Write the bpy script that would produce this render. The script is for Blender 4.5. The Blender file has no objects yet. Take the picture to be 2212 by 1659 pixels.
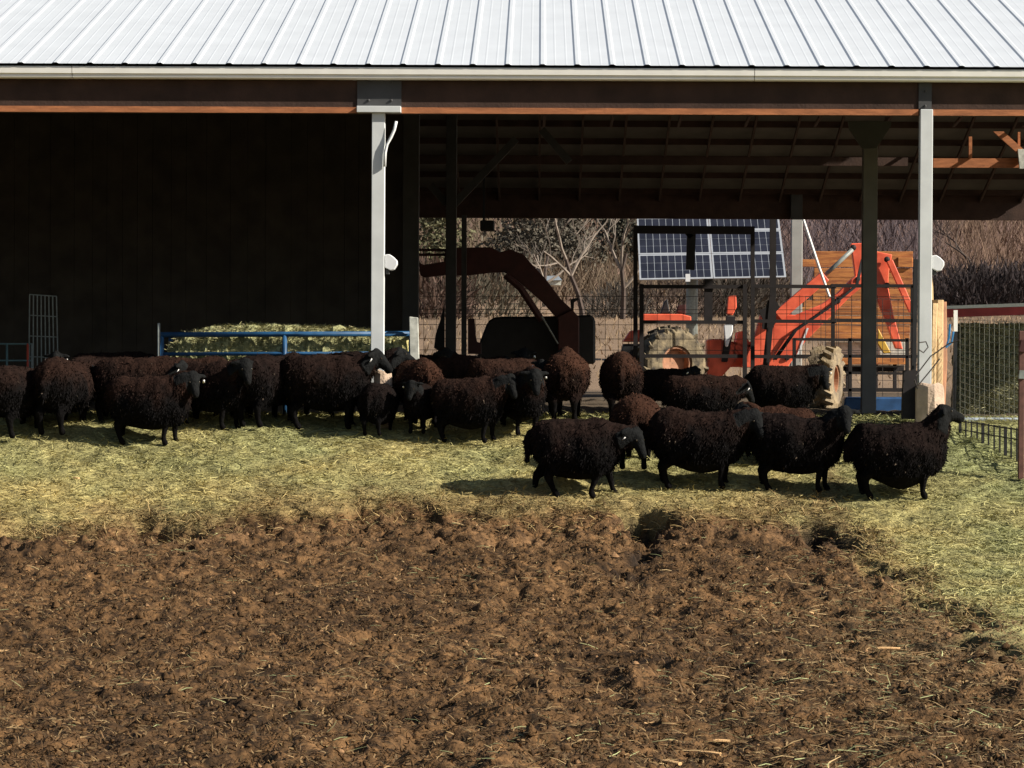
import bpy, bmesh, math, random
import numpy as np
from mathutils import Vector, Matrix, noise
random.seed(7); rng = np.random.default_rng(7)
sc = bpy.context.scene
COL = sc.collection
R = math.radians
# ------------------------------------------------------------------ camera
F = 2600.0; D = 22.8; ZC = 0.49
yaw = math.atan(-26/F); pit = math.atan(-21/F); roll = 0.0050
fw = Vector((math.sin(yaw), math.cos(yaw), math.tan(pit))).normalized()
r0 = fw.cross(Vector((0, 0, 1))).normalized(); u0 = r0.cross(fw)
rt = r0*math.cos(roll) + u0*math.sin(roll); up = u0*math.cos(roll) - r0*math.sin(roll)
CP = Vector((0, -D, ZC))
cam = bpy.data.cameras.new('camera'); camo = bpy.data.objects.new('camera', cam); COL.objects.link(camo)
camo.matrix_world = Matrix(((rt.x, up.x, -fw.x, CP.x), (rt.y, up.y, -fw.y, CP.y), (rt.z, up.z, -fw.z, CP.z), (0, 0, 0, 1)))
cam.sensor_width = 36; cam.lens = 36*F/1024; cam.clip_start = 0.5; cam.clip_end = 3000
sc.camera = camo
# ------------------------------------------------------------------ light
sun_v = Vector((0.98, -0.30, 0.64)).normalized()
w = bpy.data.worlds.new('World'); sc.world = w; w.use_nodes = True
nt = w.node_tree; bg = nt.nodes['Background']
sk = nt.nodes.new('ShaderNodeTexSky'); sk.sky_type = 'NISHITA'; sk.sun_disc = False
sk.sun_elevation = math.asin(sun_v.z); sk.sun_rotation = math.atan2(sun_v.x, sun_v.y)
nt.links.new(sk.outputs[0], bg.inputs[0]); bg.inputs[1].default_value = 0.05
sl = bpy.data.lights.new('sun', 'SUN'); sl.energy = 5.0; sl.angle = R(0.5); sl.color = (1, .93, .82)
so = bpy.data.objects.new('sun', sl); COL.objects.link(so)
so.rotation_euler = sun_v.to_track_quat('Z', 'Y').to_euler()
sc.view_settings.view_transform = 'Standard'; sc.view_settings.look = 'None'; sc.view_settings.exposure = 0.78
sc.render.engine = 'CYCLES'
# ------------------------------------------------------------------ mapping helpers (2212-wide preview px -> world)
K = 1024/2212
def P(x, y, Y):
    px = x*K; py = y*K
    d = fw + rt*((px-512)/F) + up*((384-py)/F)
    return CP + d*((Y+D)/d.y)
def V2(x, y, Y): return P(x, y, Y)
def c1(x, y): return ((1000+x/3.95)*.8641, (500+y/3.95)*.8641)
def c2(x, y): return ((1500+x/3.95)*.8641, (500+y/3.95)*.8641)
def c3(x, y): return ((1950+x/3.385)*.8641, (560+y/3.385)*.8641)
PROF_Y = [-60, -12.5, -6, -3.3, -2.75, -2.3, -1.1, 0, 1, 34, 130, 300, 900]
PROF_Z = [-1.4, -1.14, -1.0, -.83, -.76, -.66, -.34, -.02, 0, 0, 4.2, 42, 160]
def prof(Y): return np.interp(Y, PROF_Y, PROF_Z)
def G(x, y):
    lo, hi = -20, 6
    for _ in range(50):
        m = (lo+hi)/2
        if P(x, y, m).z > float(prof(m)): lo, hi = m, hi
        else: lo, hi = lo, m
    p = P(x, y, lo); return p
def G(x, y):
    prev = None
    for i in range(0, 2600):
        Y = -20+i*.01
        p = P(x, y, Y)
        if p.z <= float(prof(Y))+0.0: return p
    return P(x, y, 4)
# ------------------------------------------------------------------ materials
MATS = {}
def mat(name, col, rough=.8, var=.25, scale=8, bump=.0, bscale=60, metal=0, col2=None, spec=.4, stretch=None, attr=None):
    if name in MATS: return MATS[name]
    m = bpy.data.materials.new(name); m.use_nodes = True; n = m.node_tree.nodes; l = m.node_tree.links
    b = n['Principled BSDF']; b.inputs['Roughness'].default_value = rough; b.inputs['Metallic'].default_value = metal
    b.inputs['Specular IOR Level'].default_value = spec
    tc = n.new('ShaderNodeTexCoord'); mp = n.new('ShaderNodeMapping'); l.new(tc.outputs['Object'], mp.inputs[0])
    if stretch: mp.inputs['Scale'].default_value = stretch
    nz = n.new('ShaderNodeTexNoise'); nz.inputs['Scale'].default_value = scale; nz.inputs['Detail'].default_value = 6
    l.new(mp.outputs[0], nz.inputs[0])
    cr = n.new('ShaderNodeValToRGB'); l.new(nz.outputs[0], cr.inputs[0])
    c2_ = col2 or [c*(1-var) for c in col]; c1_ = [min(1, c*(1+var*.6)) for c in col]
    cr.color_ramp.elements[0].position = .32; cr.color_ramp.elements[1].position = .68
    cr.color_ramp.elements[0].color = (*c2_, 1); cr.color_ramp.elements[1].color = (*c1_, 1)
    l.new(cr.outputs[0], b.inputs['Base Color'])
    if bump:
        n2 = n.new('ShaderNodeTexNoise'); n2.inputs['Scale'].default_value = bscale; n2.inputs['Detail'].default_value = 4
        l.new(mp.outputs[0], n2.inputs[0]); bp = n.new('ShaderNodeBump'); bp.inputs['Strength'].default_value = bump
        bp.inputs['Distance'].default_value = .02
        l.new(n2.outputs[0], bp.inputs['Height']); l.new(bp.outputs[0], b.inputs['Normal'])
    MATS[name] = m; return m
def attrmat(name, rough=.9, attr='col', bump=.3, bscale=80, vscale=0, spec=.2, transl=0):
    m = bpy.data.materials.new(name); m.use_nodes = True; n = m.node_tree.nodes; l = m.node_tree.links
    b = n['Principled BSDF']; b.inputs['Roughness'].default_value = rough; b.inputs['Specular IOR Level'].default_value = spec
    a = n.new('ShaderNodeAttribute'); a.attribute_name = attr
    tc = n.new('ShaderNodeTexCoord')
    src = a.outputs['Color']
    if vscale:
        nz = n.new('ShaderNodeTexNoise'); nz.inputs['Scale'].default_value = vscale; nz.inputs['Detail'].default_value = 8; nz.inputs['Roughness'].default_value = .7
        l.new(tc.outputs['Object'], nz.inputs[0])
        mr = n.new('ShaderNodeMapRange'); mr.inputs[1].default_value = .3; mr.inputs[2].default_value = .7; mr.inputs[3].default_value = .45; mr.inputs[4].default_value = 1.5
        l.new(nz.outputs[0], mr.inputs[0])
        mx = n.new('ShaderNodeVectorMath'); mx.operation = 'SCALE'; l.new(src, mx.inputs[0]); l.new(mr.outputs[0], mx.inputs['Scale']); src = mx.outputs[0]
    l.new(src, b.inputs['Base Color'])
    if bump:
        n2 = n.new('ShaderNodeTexNoise'); n2.inputs['Scale'].default_value = bscale; n2.inputs['Detail'].default_value = 5
        l.new(tc.outputs['Object'], n2.inputs[0]); bp = n.new('ShaderNodeBump'); bp.inputs['Strength'].default_value = bump; bp.inputs['Distance'].default_value = .02
        l.new(n2.outputs[0], bp.inputs['Height']); l.new(bp.outputs[0], b.inputs['Normal'])
    MATS[name] = m; return m
M_roof = mat('roof_metal', (.58, .61, .64), .42, .05, 3, spec=.5)
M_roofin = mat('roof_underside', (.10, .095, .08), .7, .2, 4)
M_gut = mat('gutter_white', (.90, .88, .81), .35, .06, 5)
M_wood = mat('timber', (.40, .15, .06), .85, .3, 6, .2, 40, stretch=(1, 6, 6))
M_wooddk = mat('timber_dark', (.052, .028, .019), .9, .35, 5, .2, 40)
M_raft = mat('timber_mid', (.065, .042, .032), .9, .35, 5)
M_postin = mat('post_shaded', (.13, .125, .115), .7, .15, 6)  # inner post: barn shade is put into this darker grey
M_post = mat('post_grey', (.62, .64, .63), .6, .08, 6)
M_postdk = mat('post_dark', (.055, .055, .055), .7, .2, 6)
M_wall = mat('wall_dark', (.055, .046, .038), .9, .3, 4)
M_black = mat('steel_dark', (.016, .012, .012), .7, .35, 9)
M_iron = mat('iron_black', (.015, .015, .016), .6, .3, 9)
M_white = mat('white_plastic', (.75, .76, .76), .5, .05, 9)
M_conc = mat('concrete_tan', (.50, .37, .27), .9, .22, 9, .4, 50)
M_blue = mat('blue_paint', (.016, .075, .17), .5, .3, 12)
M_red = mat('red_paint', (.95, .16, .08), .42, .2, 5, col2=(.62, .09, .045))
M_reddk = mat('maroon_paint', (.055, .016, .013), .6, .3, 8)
M_tyre = mat('muddy_rubber', (.19, .15, .09), .95, .5, 8, .5, 30, col2=(.035, .03, .025))
M_rubber = mat('black_rubber', (.02, .019, .02), .9, .3, 8)
M_rim = mat('rim_cream', (.36, .17, .09), .6, .3, 8)
M_plank = mat('orange_planks', (.50, .20, .055), .85, .35, 3, .3, 30, col2=(.28, .09, .03), stretch=(1, 3, 8))
M_galv = mat('galvanised', (.22, .24, .22), .5, .25, 20)
M_wire = mat('wire_dark', (.06, .05, .045), .7, .3, 20)
M_bark = mat('bark_dark', (.075, .055, .045), .95, .35, 4)
M_barkp = mat('bark_pale', (.23, .19, .155), .95, .35, 3)
M_cell = mat('solar_cell', (.020, .022, .034), .3, .25, 3, spec=.5)
M_alu = mat('aluminium', (.33, .35, .38), .4, .08, 6)
M_yel = mat('yellow_paint', (.62, .36, .05), .5, .2, 8)
M_lite = mat('pale_timber', (.55, .38, .20), .85, .3, 8, .3, 40)
M_tag = mat('tag_white', (.8, .78, .74), .5, .05, 20)
M_tagy = mat('tag_orange', (.7, .22, .08), .5, .05, 20)
M_eye = mat('eye', (.03, .02, .01), .15, .1, 20)
M_tarp = mat('blue_tarp', (.03, .09, .22), .5, .35, 8)
M_tarpl = mat('pale_sheet', (.36, .43, .50), .6, .2, 5)
M_chip = mat('dry_wood', (.62, .38, .17), .8, .2, 30, .3, 60)
M_rust = mat('rust_post', (.13, .06, .045), .85, .3, 20)
M_beige = mat('white_weathered', (.55, .55, .48), .8, .35, 14)
# ------------------------------------------------------------------ object helpers
def link(o): COL.objects.link(o); return o
def tag(o, label=None, cat=None, group=None, kind=None):
    if label: o['label'] = label
    if cat: o['category'] = cat
    if group: o['group'] = group
    if kind: o['kind'] = kind
    return o
def empty(name, loc, label, cat, group=None, rz=0):
    o = bpy.data.objects.new(name, None); link(o); o.location = loc; o.rotation_euler.z = rz; o.empty_display_size = .2
    tag(o, label, cat, group); ROOTS[o.name] = Vector(loc); return o
ROOTS = {}
class MB:
    def __init__(s): s.v = []; s.f = []
    def add(s, vs, fs):
        b = len(s.v); s.v += [tuple(v) for v in vs]; s.f += [tuple(i+b for i in f) for f in fs]; return s
    def box(s, a, b):
        x0, y0, z0 = a; x1, y1, z1 = b
        if x1 < x0: x0, x1 = x1, x0
        if y1 < y0: y0, y1 = y1, y0
        if z1 < z0: z0, z1 = z1, z0
        return s.add([(x0,y0,z0),(x1,y0,z0),(x1,y1,z0),(x0,y1,z0),(x0,y0,z1),(x1,y0,z1),(x1,y1,z1),(x0,y1,z1)],
              [(0,3,2,1),(4,5,6,7),(0,1,5,4),(1,2,6,5),(2,3,7,6),(3,0,4,7)])
    def bar(s, p, q, w, h=None, upv=(0, 1, 0)):      # rectangular bar from p to q, w across image plane, h in depth
        p = Vector(p); q = Vector(q); h = h or w
        d = (q-p).normalized(); u = Vector(upv)
        if abs(d.dot(u)) > .95: u = Vector((0, 0, 1))
        a = d.cross(u).normalized()*w/2; b = d.cross(a).normalized()*h/2
        vs = [p-a-b, p+a-b, p+a+b, p-a+b, q-a-b, q+a-b, q+a+b, q-a+b]
        return s.add(vs, [(0,3,2,1),(4,5,6,7),(0,1,5,4),(1,2,6,5),(2,3,7,6),(3,0,4,7)])
    def tube(s, pts, r, n=8, r2=None):
        pts = [Vector(p) for p in pts]; N = len(pts); base = len(s.v); prev = None
        for i, p in enumerate(pts):
            d = (pts[min(i+1, N-1)]-pts[max(i-1, 0)]).normalized()
            a = d.orthogonal().normalized() if prev is None else (prev - d*prev.dot(d)).normalized()
            prev = a; b = d.cross(a)
            rr = r if r2 is None else r+(r2-r)*i/(N-1)
            if isinstance(rr, (list, tuple)): rr = rr[i]
            for k in range(n):
                t = 2*math.pi*k/n; s.v.append(tuple(p+(a*math.cos(t)+b*math.sin(t))*rr))
        for i in range(N-1):
            for k in range(n):
                k2 = (k+1) % n
                s.f.append((base+i*n+k, base+i*n+k2, base+(i+1)*n+k2, base+(i+1)*n+k))
        s.f.append(tuple(base+k for k in reversed(range(n)))); s.f.append(tuple(base+(N-1)*n+k for k in range(n)))
        return s
    def prism(s, pts, dv):       # polygon extruded along dv
        n = len(pts); pts = [Vector(p) for p in pts]; dv = Vector(dv)
        fs = [tuple(range(n)), tuple(reversed(range(n, 2*n)))] + [(i, i+n, (i+1) % n+n, (i+1) % n) for i in range(n)]
        return s.add(pts+[p+dv for p in pts], fs)
    def ball(s, c, r, seg=10, rings=7):
        c = Vector(c); r = r if isinstance(r, (tuple, list)) else (r, r, r); vs = []; fs = []
        for i in range(rings+1):
            for k in range(seg):
                a = math.pi*i/rings; t = 2*math.pi*k/seg
                vs.append((c.x+r[0]*math.sin(a)*math.cos(t), c.y+r[1]*math.sin(a)*math.sin(t), c.z+r[2]*math.cos(a)))
        for i in range(rings):
            for k in range(seg): fs.append((i*seg+k, (i+1)*seg+k, (i+1)*seg+(k+1) % seg, i*seg+(k+1) % seg))
        return s.add(vs, fs)
    def build(s, name, m, parent=None, bevel=0, smooth=False, grand=None):
        me = bpy.data.meshes.new(name); off = ROOT_OF(parent)
        me.from_pydata([(v[0]-off.x, v[1]-off.y, v[2]-off.z) for v in s.v], [], s.f); me.materials.append(m)
        bm = bmesh.new(); bm.from_mesh(me); bmesh.ops.recalc_face_normals(bm, faces=bm.faces)
        if bevel: bmesh.ops.bevel(bm, geom=list(bm.edges), offset=bevel, segments=1, affect='EDGES', clamp_overlap=True)
        bm.to_mesh(me); bm.free()
        if smooth:
            for p in me.polygons: p.use_smooth = True
        o = bpy.data.objects.new(name, me); link(o)
        if parent is not None: o.parent = parent
        return o
def ROOT_OF(p):
    while p is not None and p.parent is not None: p = p.parent
    if p is None: return Vector((0, 0, 0))
    return Vector(p.location)
def poly(pts, conv, Y): return [P(*conv(x, y), Y) for x, y in pts]
ident = lambda x, y: (x, y)
def npmesh(name, verts, quads, m, colors=None, kind=None):
    me = bpy.data.meshes.new(name); nv = len(verts); nf = len(quads); k = quads.shape[1]
    me.vertices.add(nv); me.vertices.foreach_set('co', verts.astype(np.float32).ravel())
    me.loops.add(nf*k); me.loops.foreach_set('vertex_index', quads.astype(np.int32).ravel())
    me.polygons.add(nf); me.polygons.foreach_set('loop_start', np.arange(0, nf*k, k, dtype=np.int32))
    me.update(calc_edges=True); me.materials.append(m)
    if colors is not None:
        a = me.color_attributes.new('col', 'FLOAT_COLOR', 'POINT')
        c = np.ones((nv, 4), np.float32); c[:, :3] = colors; a.data.foreach_set('color', c.ravel())
    return me
# value noise, numpy
def vnoise(x, y, seed=0):
    xi = np.floor(x).astype(np.int64); yi = np.floor(y).astype(np.int64); xf = x-xi; yf = y-yi
    def h(a, b):
        n = (a*374761393 + b*668265263 + seed*974711) & 0x7fffffff
        n = ((n ^ (n >> 13))*1274126177) & 0x7fffffff
        n = (n ^ (n >> 16)) & 0xffff
        return n/65535.
    u = xf*xf*(3-2*xf); v = yf*yf*(3-2*yf)
    return (h(xi, yi)*(1-u)+h(xi+1, yi)*u)*(1-v) + (h(xi, yi+1)*(1-u)+h(xi+1, yi+1)*u)*v
def fbm(x, y, o=4, seed=0, g=.5):
    s = 0; a = 1; t = 0
    for i in range(o):
        s = s+a*vnoise(x*2**i+i*17.3, y*2**i+i*9.1, seed+i); t += a; a *= g
    return s/t
# ------------------------------------------------------------------ ground
def to_disp(X, Y, Z):
    dx = X-CP.x; dy = Y-CP.y; dz = Z-CP.z
    zf = dx*fw.x+dy*fw.y+dz*fw.z; a = dx*rt.x+dy*rt.y+dz*rt.z; b = dx*up.x+dy*up.y+dz*up.z
    zf = np.maximum(zf, .1)
    return (512+F*a/zf)/K, (384-F*b/zf)/K
# pack edge in plan: Y of the edge as a function of X
EDX = []; EDY = []
for dx_, dy_ in [(-300, 1160), (0, 1150), (150, 1160), (270, 1128), (450, 1148), (560, 1112), (900, 1105), (1100, 1112), (1330, 1105), (1380, 1110), (1430, 1108), (1560, 1118), (1700, 1108), (1800, 1125), (1860, 1140), (1930, 1190), (2000, 1262), (2060, 1310), (2130, 1370), (2300, 1470), (2700, 1600)]:
    lo = P(dx_, dy_, -3); p = G(dx_, dy_); EDX.append(p.x); EDY.append(p.y)
EDX = np.array(EDX); EDY = np.array(EDY); od = np.argsort(EDX); EDX = EDX[od]; EDY = EDY[od]
_ex = np.linspace(-6, 6, 240); _ey = np.interp(_ex, EDX, EDY); _es = np.abs(np.gradient(_ey, _ex)); _es = np.convolve(np.pad(_es, 4, mode='edge'), np.ones(9)/9, 'valid')
def pack_d(X, Y):           # signed metres inside the hay pack
    Xw = X+(fbm(X*1.6, Y*1.6, 4, 5)-.5)*.55+(fbm(X*7, Y*7, 3, 15, .6)-.5)*.22
    Yw = Y+(fbm(X*1.6, Y*1.6, 4, 6)-.5)*.55+(fbm(X*7, Y*7, 3, 17, .6)-.5)*.34
    return (Yw-np.interp(Xw, _ex, _ey))/np.sqrt(1+np.interp(Xw, _ex, _es)**2)
def sstep(a, b, x): t = np.clip((x-a)/(b-a), 0, 1); return t*t*(3-2*t)
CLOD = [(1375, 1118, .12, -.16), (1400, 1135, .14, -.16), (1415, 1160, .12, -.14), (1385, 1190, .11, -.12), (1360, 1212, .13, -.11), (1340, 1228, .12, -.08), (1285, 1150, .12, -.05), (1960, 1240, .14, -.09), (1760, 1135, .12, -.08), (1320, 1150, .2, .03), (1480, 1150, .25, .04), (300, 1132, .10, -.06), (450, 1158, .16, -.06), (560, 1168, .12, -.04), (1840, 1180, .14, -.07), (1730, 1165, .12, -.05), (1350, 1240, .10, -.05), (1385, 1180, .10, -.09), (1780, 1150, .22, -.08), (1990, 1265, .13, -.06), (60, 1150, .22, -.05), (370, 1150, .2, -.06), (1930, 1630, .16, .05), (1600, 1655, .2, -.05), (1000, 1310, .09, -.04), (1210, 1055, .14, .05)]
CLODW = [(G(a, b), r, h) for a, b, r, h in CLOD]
def height(X, Y):
    z = np.interp(Y, PROF_Y, PROF_Z)
    near = sstep(12, 5, Y)*sstep(8, 5, np.abs(X))
    d = pack_d(X, Y); m = sstep(-.16, .08, d+(vnoise(X*11, Y*9, 68)-.5)*.16)
    z = z + (m*(.015+.11*fbm(X*1.2, Y*.6, 2, 66)) - .025)*sstep(1.0, -.6, Y)*(1-.65*sstep(1.7, 2.4, X))
    dirt = (fbm(X*6, Y*5, 4, 1, .55)-.5)*.13 + (np.abs(fbm(X*26, Y*22, 3, 2, .6)-.5))*-.05 + (fbm(X*1.3, Y*1.3, 2, 3)-.5)*.10
    rd = vnoise(X*14, Y*11, 31); dirt = dirt*(.7+.9*fbm(X*1.1, Y*1.1, 2, 67)) + np.clip(rd-.62, 0, 1)*.08 - np.clip(.34-vnoise(X*9, Y*8, 33), 0, 1)*.15
    bank = np.exp(-((d+.55)/.5)**2)
    dirt = dirt*(.8+.5*bank) 
    hay = (fbm(X*5, Y*5, 4, 7, .6)-.5)*.05 + (fbm(X*17, Y*12, 3, 8, .6)-.5)*.034
    z = z + near*(dirt*(1-m)+hay*m)
    Xc = X+(vnoise(X*13, Y*11, 71)-.5)*.16; Yc = Y+(vnoise(X*12, Y*10, 72)-.5)*.2
    for c, r, h in CLODW: z = z + h*(1.6 if h < 0 else 1)*np.exp(-(((Xc-c.x)/r)**2+((Yc-c.y)/(r*1.5))**2))*(1+.5*(vnoise(X*20, Y*20, 9)-.5))
    far = sstep(30, 80, Y); z = z + far*(fbm(X*.03, Y*.03, 3, 11)-.5)*3*sstep(60, 200, Y)
    return z
def axis(fine0, fine1, st, lims):
    a = list(np.arange(fine0, fine1, st)); s = st; x = fine1
    while x < lims[1]: a.append(x); s *= 1.35; x += s
    a.append(lims[1]); s = st; x = fine0-st; b = []
    while x > lims[0]: b.append(x); s *= 1.35; x -= s
    b.append(lims[0]); return np.array(b[::-1]+a)
gx = axis(-4.9, 4.9, .022, (-900, 900)); gy = axis(-13.3, .6, .024, (-60, 900))
XX, YY = np.meshgrid(gx, gy); ZZ = height(XX, YY)
nx, ny = len(gx), len(gy)
vv = np.stack([XX.ravel(), YY.ravel(), ZZ.ravel()], 1)
ii = (np.arange(ny-1)[:, None]*nx+np.arange(nx-1)[None]).ravel()
qq = np.stack([ii, ii+1, ii+nx+1, ii+nx], 1)
HAYC = np.array([.43, .345, .135]); HAYG = np.array([.30, .31, .135]); DIRT = np.array([.086, .046, .0185]); DIRTL = np.array([.22, .125, .060])
def haycol(X, Y):
    g = np.clip(.15+.45*sstep(1.2, 4, X)+.5*sstep(-2.6, -1, Y)*.8+(fbm(X*2, Y*2, 3, 21)-.5)*1.0, 0, 1)[..., None]
    warm = (sstep(.75, -.05, pack_d(X, Y)+(fbm(X*5, Y*5, 3, 23)-.5)*.7)*sstep(3, 2, X)*1.6)[..., None]
    c = HAYC*(1-g)+HAYG*g
    return c*(1-warm*.35)+np.array([.23, .135, .06])*warm*.35
def gcol(X, Y):
    d = pack_d(X, Y); sf = sstep(1.5, 2.3, X); m = (sstep(-.08, .12, d)*(1-sf)+sf*sstep(-.55, .4, d+(fbm(X*6, Y*4, 4, 44, .7)-.5)*.9))[..., None]
    n = fbm(X*5, Y*4, 5, 41, .65)[..., None]
    bank = (np.exp(-((d+.6)/.6)**2))[..., None]
    n2 = fbm(X*28, Y*22, 3, 47, .7)[..., None]
    dirt = DIRT*(.45+1.1*n)*np.clip((n2-.5)*3.4+1, .12, 2.2)*(.40+1.15*fbm(X*1.3, Y*1.0, 3, 48))[..., None] ; k = np.clip((n-.42)*2.2, 0, 1)*(.12+.75*bank); dirt = dirt*(1-k)+DIRTL*k
    rs = (sstep(1.0, 3.2, X-(.25*(Y+8)))*sstep(-12, -5, Y)*.35)[..., None]; dirt = dirt*(1-rs)+np.array([.20, .16, .08])*rs
    hn = fbm(X*9, Y*7, 4, 51, .6)[..., None]
    hay = haycol(X, Y)*(.22+1.12*hn)
    c = dirt*(1-m)+hay*m
    for cc_, r_, h_ in CLODW:  # deep pits: their shade is put into the ground colour
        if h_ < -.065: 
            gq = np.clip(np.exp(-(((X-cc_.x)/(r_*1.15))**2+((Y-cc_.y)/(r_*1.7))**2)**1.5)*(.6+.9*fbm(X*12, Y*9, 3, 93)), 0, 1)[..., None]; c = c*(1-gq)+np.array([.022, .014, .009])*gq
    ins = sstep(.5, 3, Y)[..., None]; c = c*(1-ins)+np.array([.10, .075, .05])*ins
    fd = sstep(20, 27, Y)[..., None]; c = c*(1-fd)+np.array([.27, .185, .12])*(.2+1.15*fbm(X*.5, Y*.12, 4, 61))[..., None]*fd
    hl = sstep(112, 132, Y+(fbm(X*.05, Y*.05, 3, 71)-.5)*30)[..., None]
    hc = np.array([.17, .105, .085])*(.5+fbm(X*.12, Y*.08, 5, 81, .65))[..., None]
    c = c*(1-hl)+hc*hl
    return c
M_ground = attrmat('ground_soil', .95, bump=.8, bscale=55, vscale=38)
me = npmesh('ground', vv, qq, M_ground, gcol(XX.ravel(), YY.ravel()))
g = bpy.data.objects.new('ground', me); link(g); tag(g, kind='structure')
for p in me.polygons: pass
me.polygons.foreach_set('use_smooth', np.ones(len(qq), bool))
# straw / hay strands ------------------------------------------------
def strands(name, X, Y, L, W, colors, tilt, label, lift=.0, base=None, m=None, horiz=0):
    n = len(X); Z = (height(X, Y) if base is None else base)+lift
    a = rng.uniform(0, 2*np.pi, n)
    if horiz: a = np.where(rng.random(n) < horiz, rng.normal(0, .5, n)+np.pi*(rng.random(n) < .5), a)
    t = np.abs(rng.normal(0, tilt, n))
    d = np.stack([np.cos(a)*np.cos(t), np.sin(a)*np.cos(t), np.sin(t)], 1)
    s = np.stack([-np.sin(a), np.cos(a), rng.normal(0, .5, n)], 1); s /= np.linalg.norm(s, axis=1)[:, None]
    c = np.stack([X, Y, Z+.004], 1)
    bend = np.stack([-np.sin(a), np.cos(a), np.zeros(n)], 1)*rng.normal(0, .16, n)[:, None]*L[:, None]; bend[:, 2] = -rng.uniform(0, .12, n)*L
    p0 = c; p1 = c+d*(L*.5)[:, None]-bend*.3; p2 = c+d*L[:, None]+bend
    hw = s*(W/2)[:, None]
    v = np.stack([p0-hw, p0+hw, p1+hw, p1-hw, p2+hw*.6, p2-hw*.6], 1).reshape(-1, 3)
    i = np.arange(n)*6; q = np.concatenate([np.stack([i, i+1, i+2, i+3], 1), np.stack([i+3, i+2, i+4, i+5], 1)])
    me = npmesh(name, v, q, m or M_straw, np.repeat(colors, 6, axis=0))
    o = bpy.data.objects.new(name, me); link(o); return o
M_straw = attrmat('straw', .7, bump=0)
n = 210000
X = rng.uniform(-5.2, 5.6, n); Y = rng.uniform(-7.5, 1.2, n); keep = pack_d(X, Y) > -.05+rng.normal(0, 1, n)*(.08+.34*sstep(1.4, 2.3, X)); X = X[keep]; Y = Y[keep]
keep = rng.random(len(X)) < .35+.9*fbm(X*4, Y*4, 3, 91)
for cc_, r_, h_ in CLODW:
    if h_ < -.065: keep &= (((X-cc_.x)/r_)**2+((Y-cc_.y)/(r_*1.4))**2) > rng.uniform(.2, 1.3, len(X))
X = X[keep]; Y = Y[keep]; n = len(X)
c = haycol(X, Y)*rng.uniform(.5, 1.3, n)[:, None]*(.6+.95*fbm(X*9, Y*7, 3, 131, .6))[:, None]
o = strands('hay_bedding', X, Y, rng.uniform(.03, .11, n), rng.uniform(.003, .007, n), c, .26, '')
tag(o, 'yellow green loose hay strewn over the pen where the sheep stand', 'hay', kind='stuff')
def offpit(X, Y):
    k = np.ones(len(X), bool)
    for cc_, r_, h_ in CLODW:
        if h_ < -.065: k &= (((X-cc_.x)/r_)**2+((Y-cc_.y)/(r_*1.4))**2) > rng.uniform(.2, 1.2, len(X))
    return k
n = 60000
Y = -13.2+rng.random(n)**1.2*11.5; X = rng.uniform(-4.4, 4.6, n); dd = pack_d(X, Y)
dens = .13+.75*sstep(.4, 2.4, X-(.22*(Y+8)))+.35*np.exp(-((dd+.2)/.3)**2)+.4*(fbm(X*1.5, Y*1.5, 3, 101)-.5)
keep = (dd < .1) & (rng.random(n) < dens) & offpit(X, Y); X = X[keep]; Y = Y[keep]; n = len(X)
c = np.array([.36, .25, .12])*rng.uniform(.25, 1.35, n)[:, None]; gi = rng.random(n) < .22; c[gi] = np.array([.34, .36, .17])*rng.uniform(.5, 1.2, gi.sum())[:, None]
o = strands('straw_litter', X, Y, rng.uniform(.02, .11, n)*np.where(rng.random(n) < .06, 1.7, 1), rng.uniform(.002, .0055, n), c, .2, '', horiz=.45)
tag(o, 'dry straw stalks littered over the dark brown manure', 'straw', kind='stuff')
n = 60000
X = rng.uniform(-5, 4.2, n); Y = rng.uniform(-7.5, -2, n); dd = pack_d(X, Y); keep = (dd > -.55) & (dd < .12) & (rng.random(n) < np.exp(np.minimum(dd, 0)*5)) & offpit(X, Y); X = X[keep]; Y = Y[keep]; n = len(X)
o = strands('spilled_straw', X, Y, rng.uniform(.04, .13, n), rng.uniform(.003, .006, n), np.array([.34, .235, .10])*rng.uniform(.4, 1.35, n)[:, None], .4, '')
tag(o, 'tan stalks spilling from the hay edge down over the brown soil', 'straw', kind='stuff')
# manure crumbs: small lumps over the scraped soil
n = 26000
Y = -13.2+rng.random(n)**1.25*11; X = rng.uniform(-4.2, 4.4, n); keep = (pack_d(X, Y) < 0) & (rng.random(n) < .35+1.3*(fbm(X*2.2, Y*2.2, 3, 111)-.35)); X = X[keep]; Y = Y[keep]; n = len(X)
Z = height(X, Y); oc = np.array([(1,0,0),(0,1,0),(-1,0,0),(0,-1,0),(0,0,1),(.6,.6,.5),(-.6,.5,.6),(.2,-.7,.6)], float)
r = rng.uniform(.006, .02, n)*np.where(rng.random(n) < .05, 1.9, 1)
v = np.stack([X, Y, Z], 1)[:, None, :]+oc[None]*r[:, None, None]*rng.uniform(.6, 1.3, (n, 8, 3))
fb = np.array([(0,1,5),(1,2,6),(2,3,7),(3,0,7),(0,5,4),(5,1,4),(1,6,4),(6,2,4),(2,7,4),(7,0,4)])
q = (np.arange(n)[:, None, None]*8+fb[None]).reshape(-1, 3)
c = np.where(rng.random(n)[:, None] < .04, DIRTL, DIRT)*rng.uniform(.5, 1.5, n)[:, None]
me = npmesh('manure_crumbs', v.reshape(-1, 3), q, attrmat('crumb', .95, bump=.5, bscale=90), np.repeat(c, 8, axis=0))
o = bpy.data.objects.new('manure_crumbs', me); link(o); tag(o, 'dark brown crumbled manure and soil lumps across the foreground', 'soil', kind='stuff')
n = 120000
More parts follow.
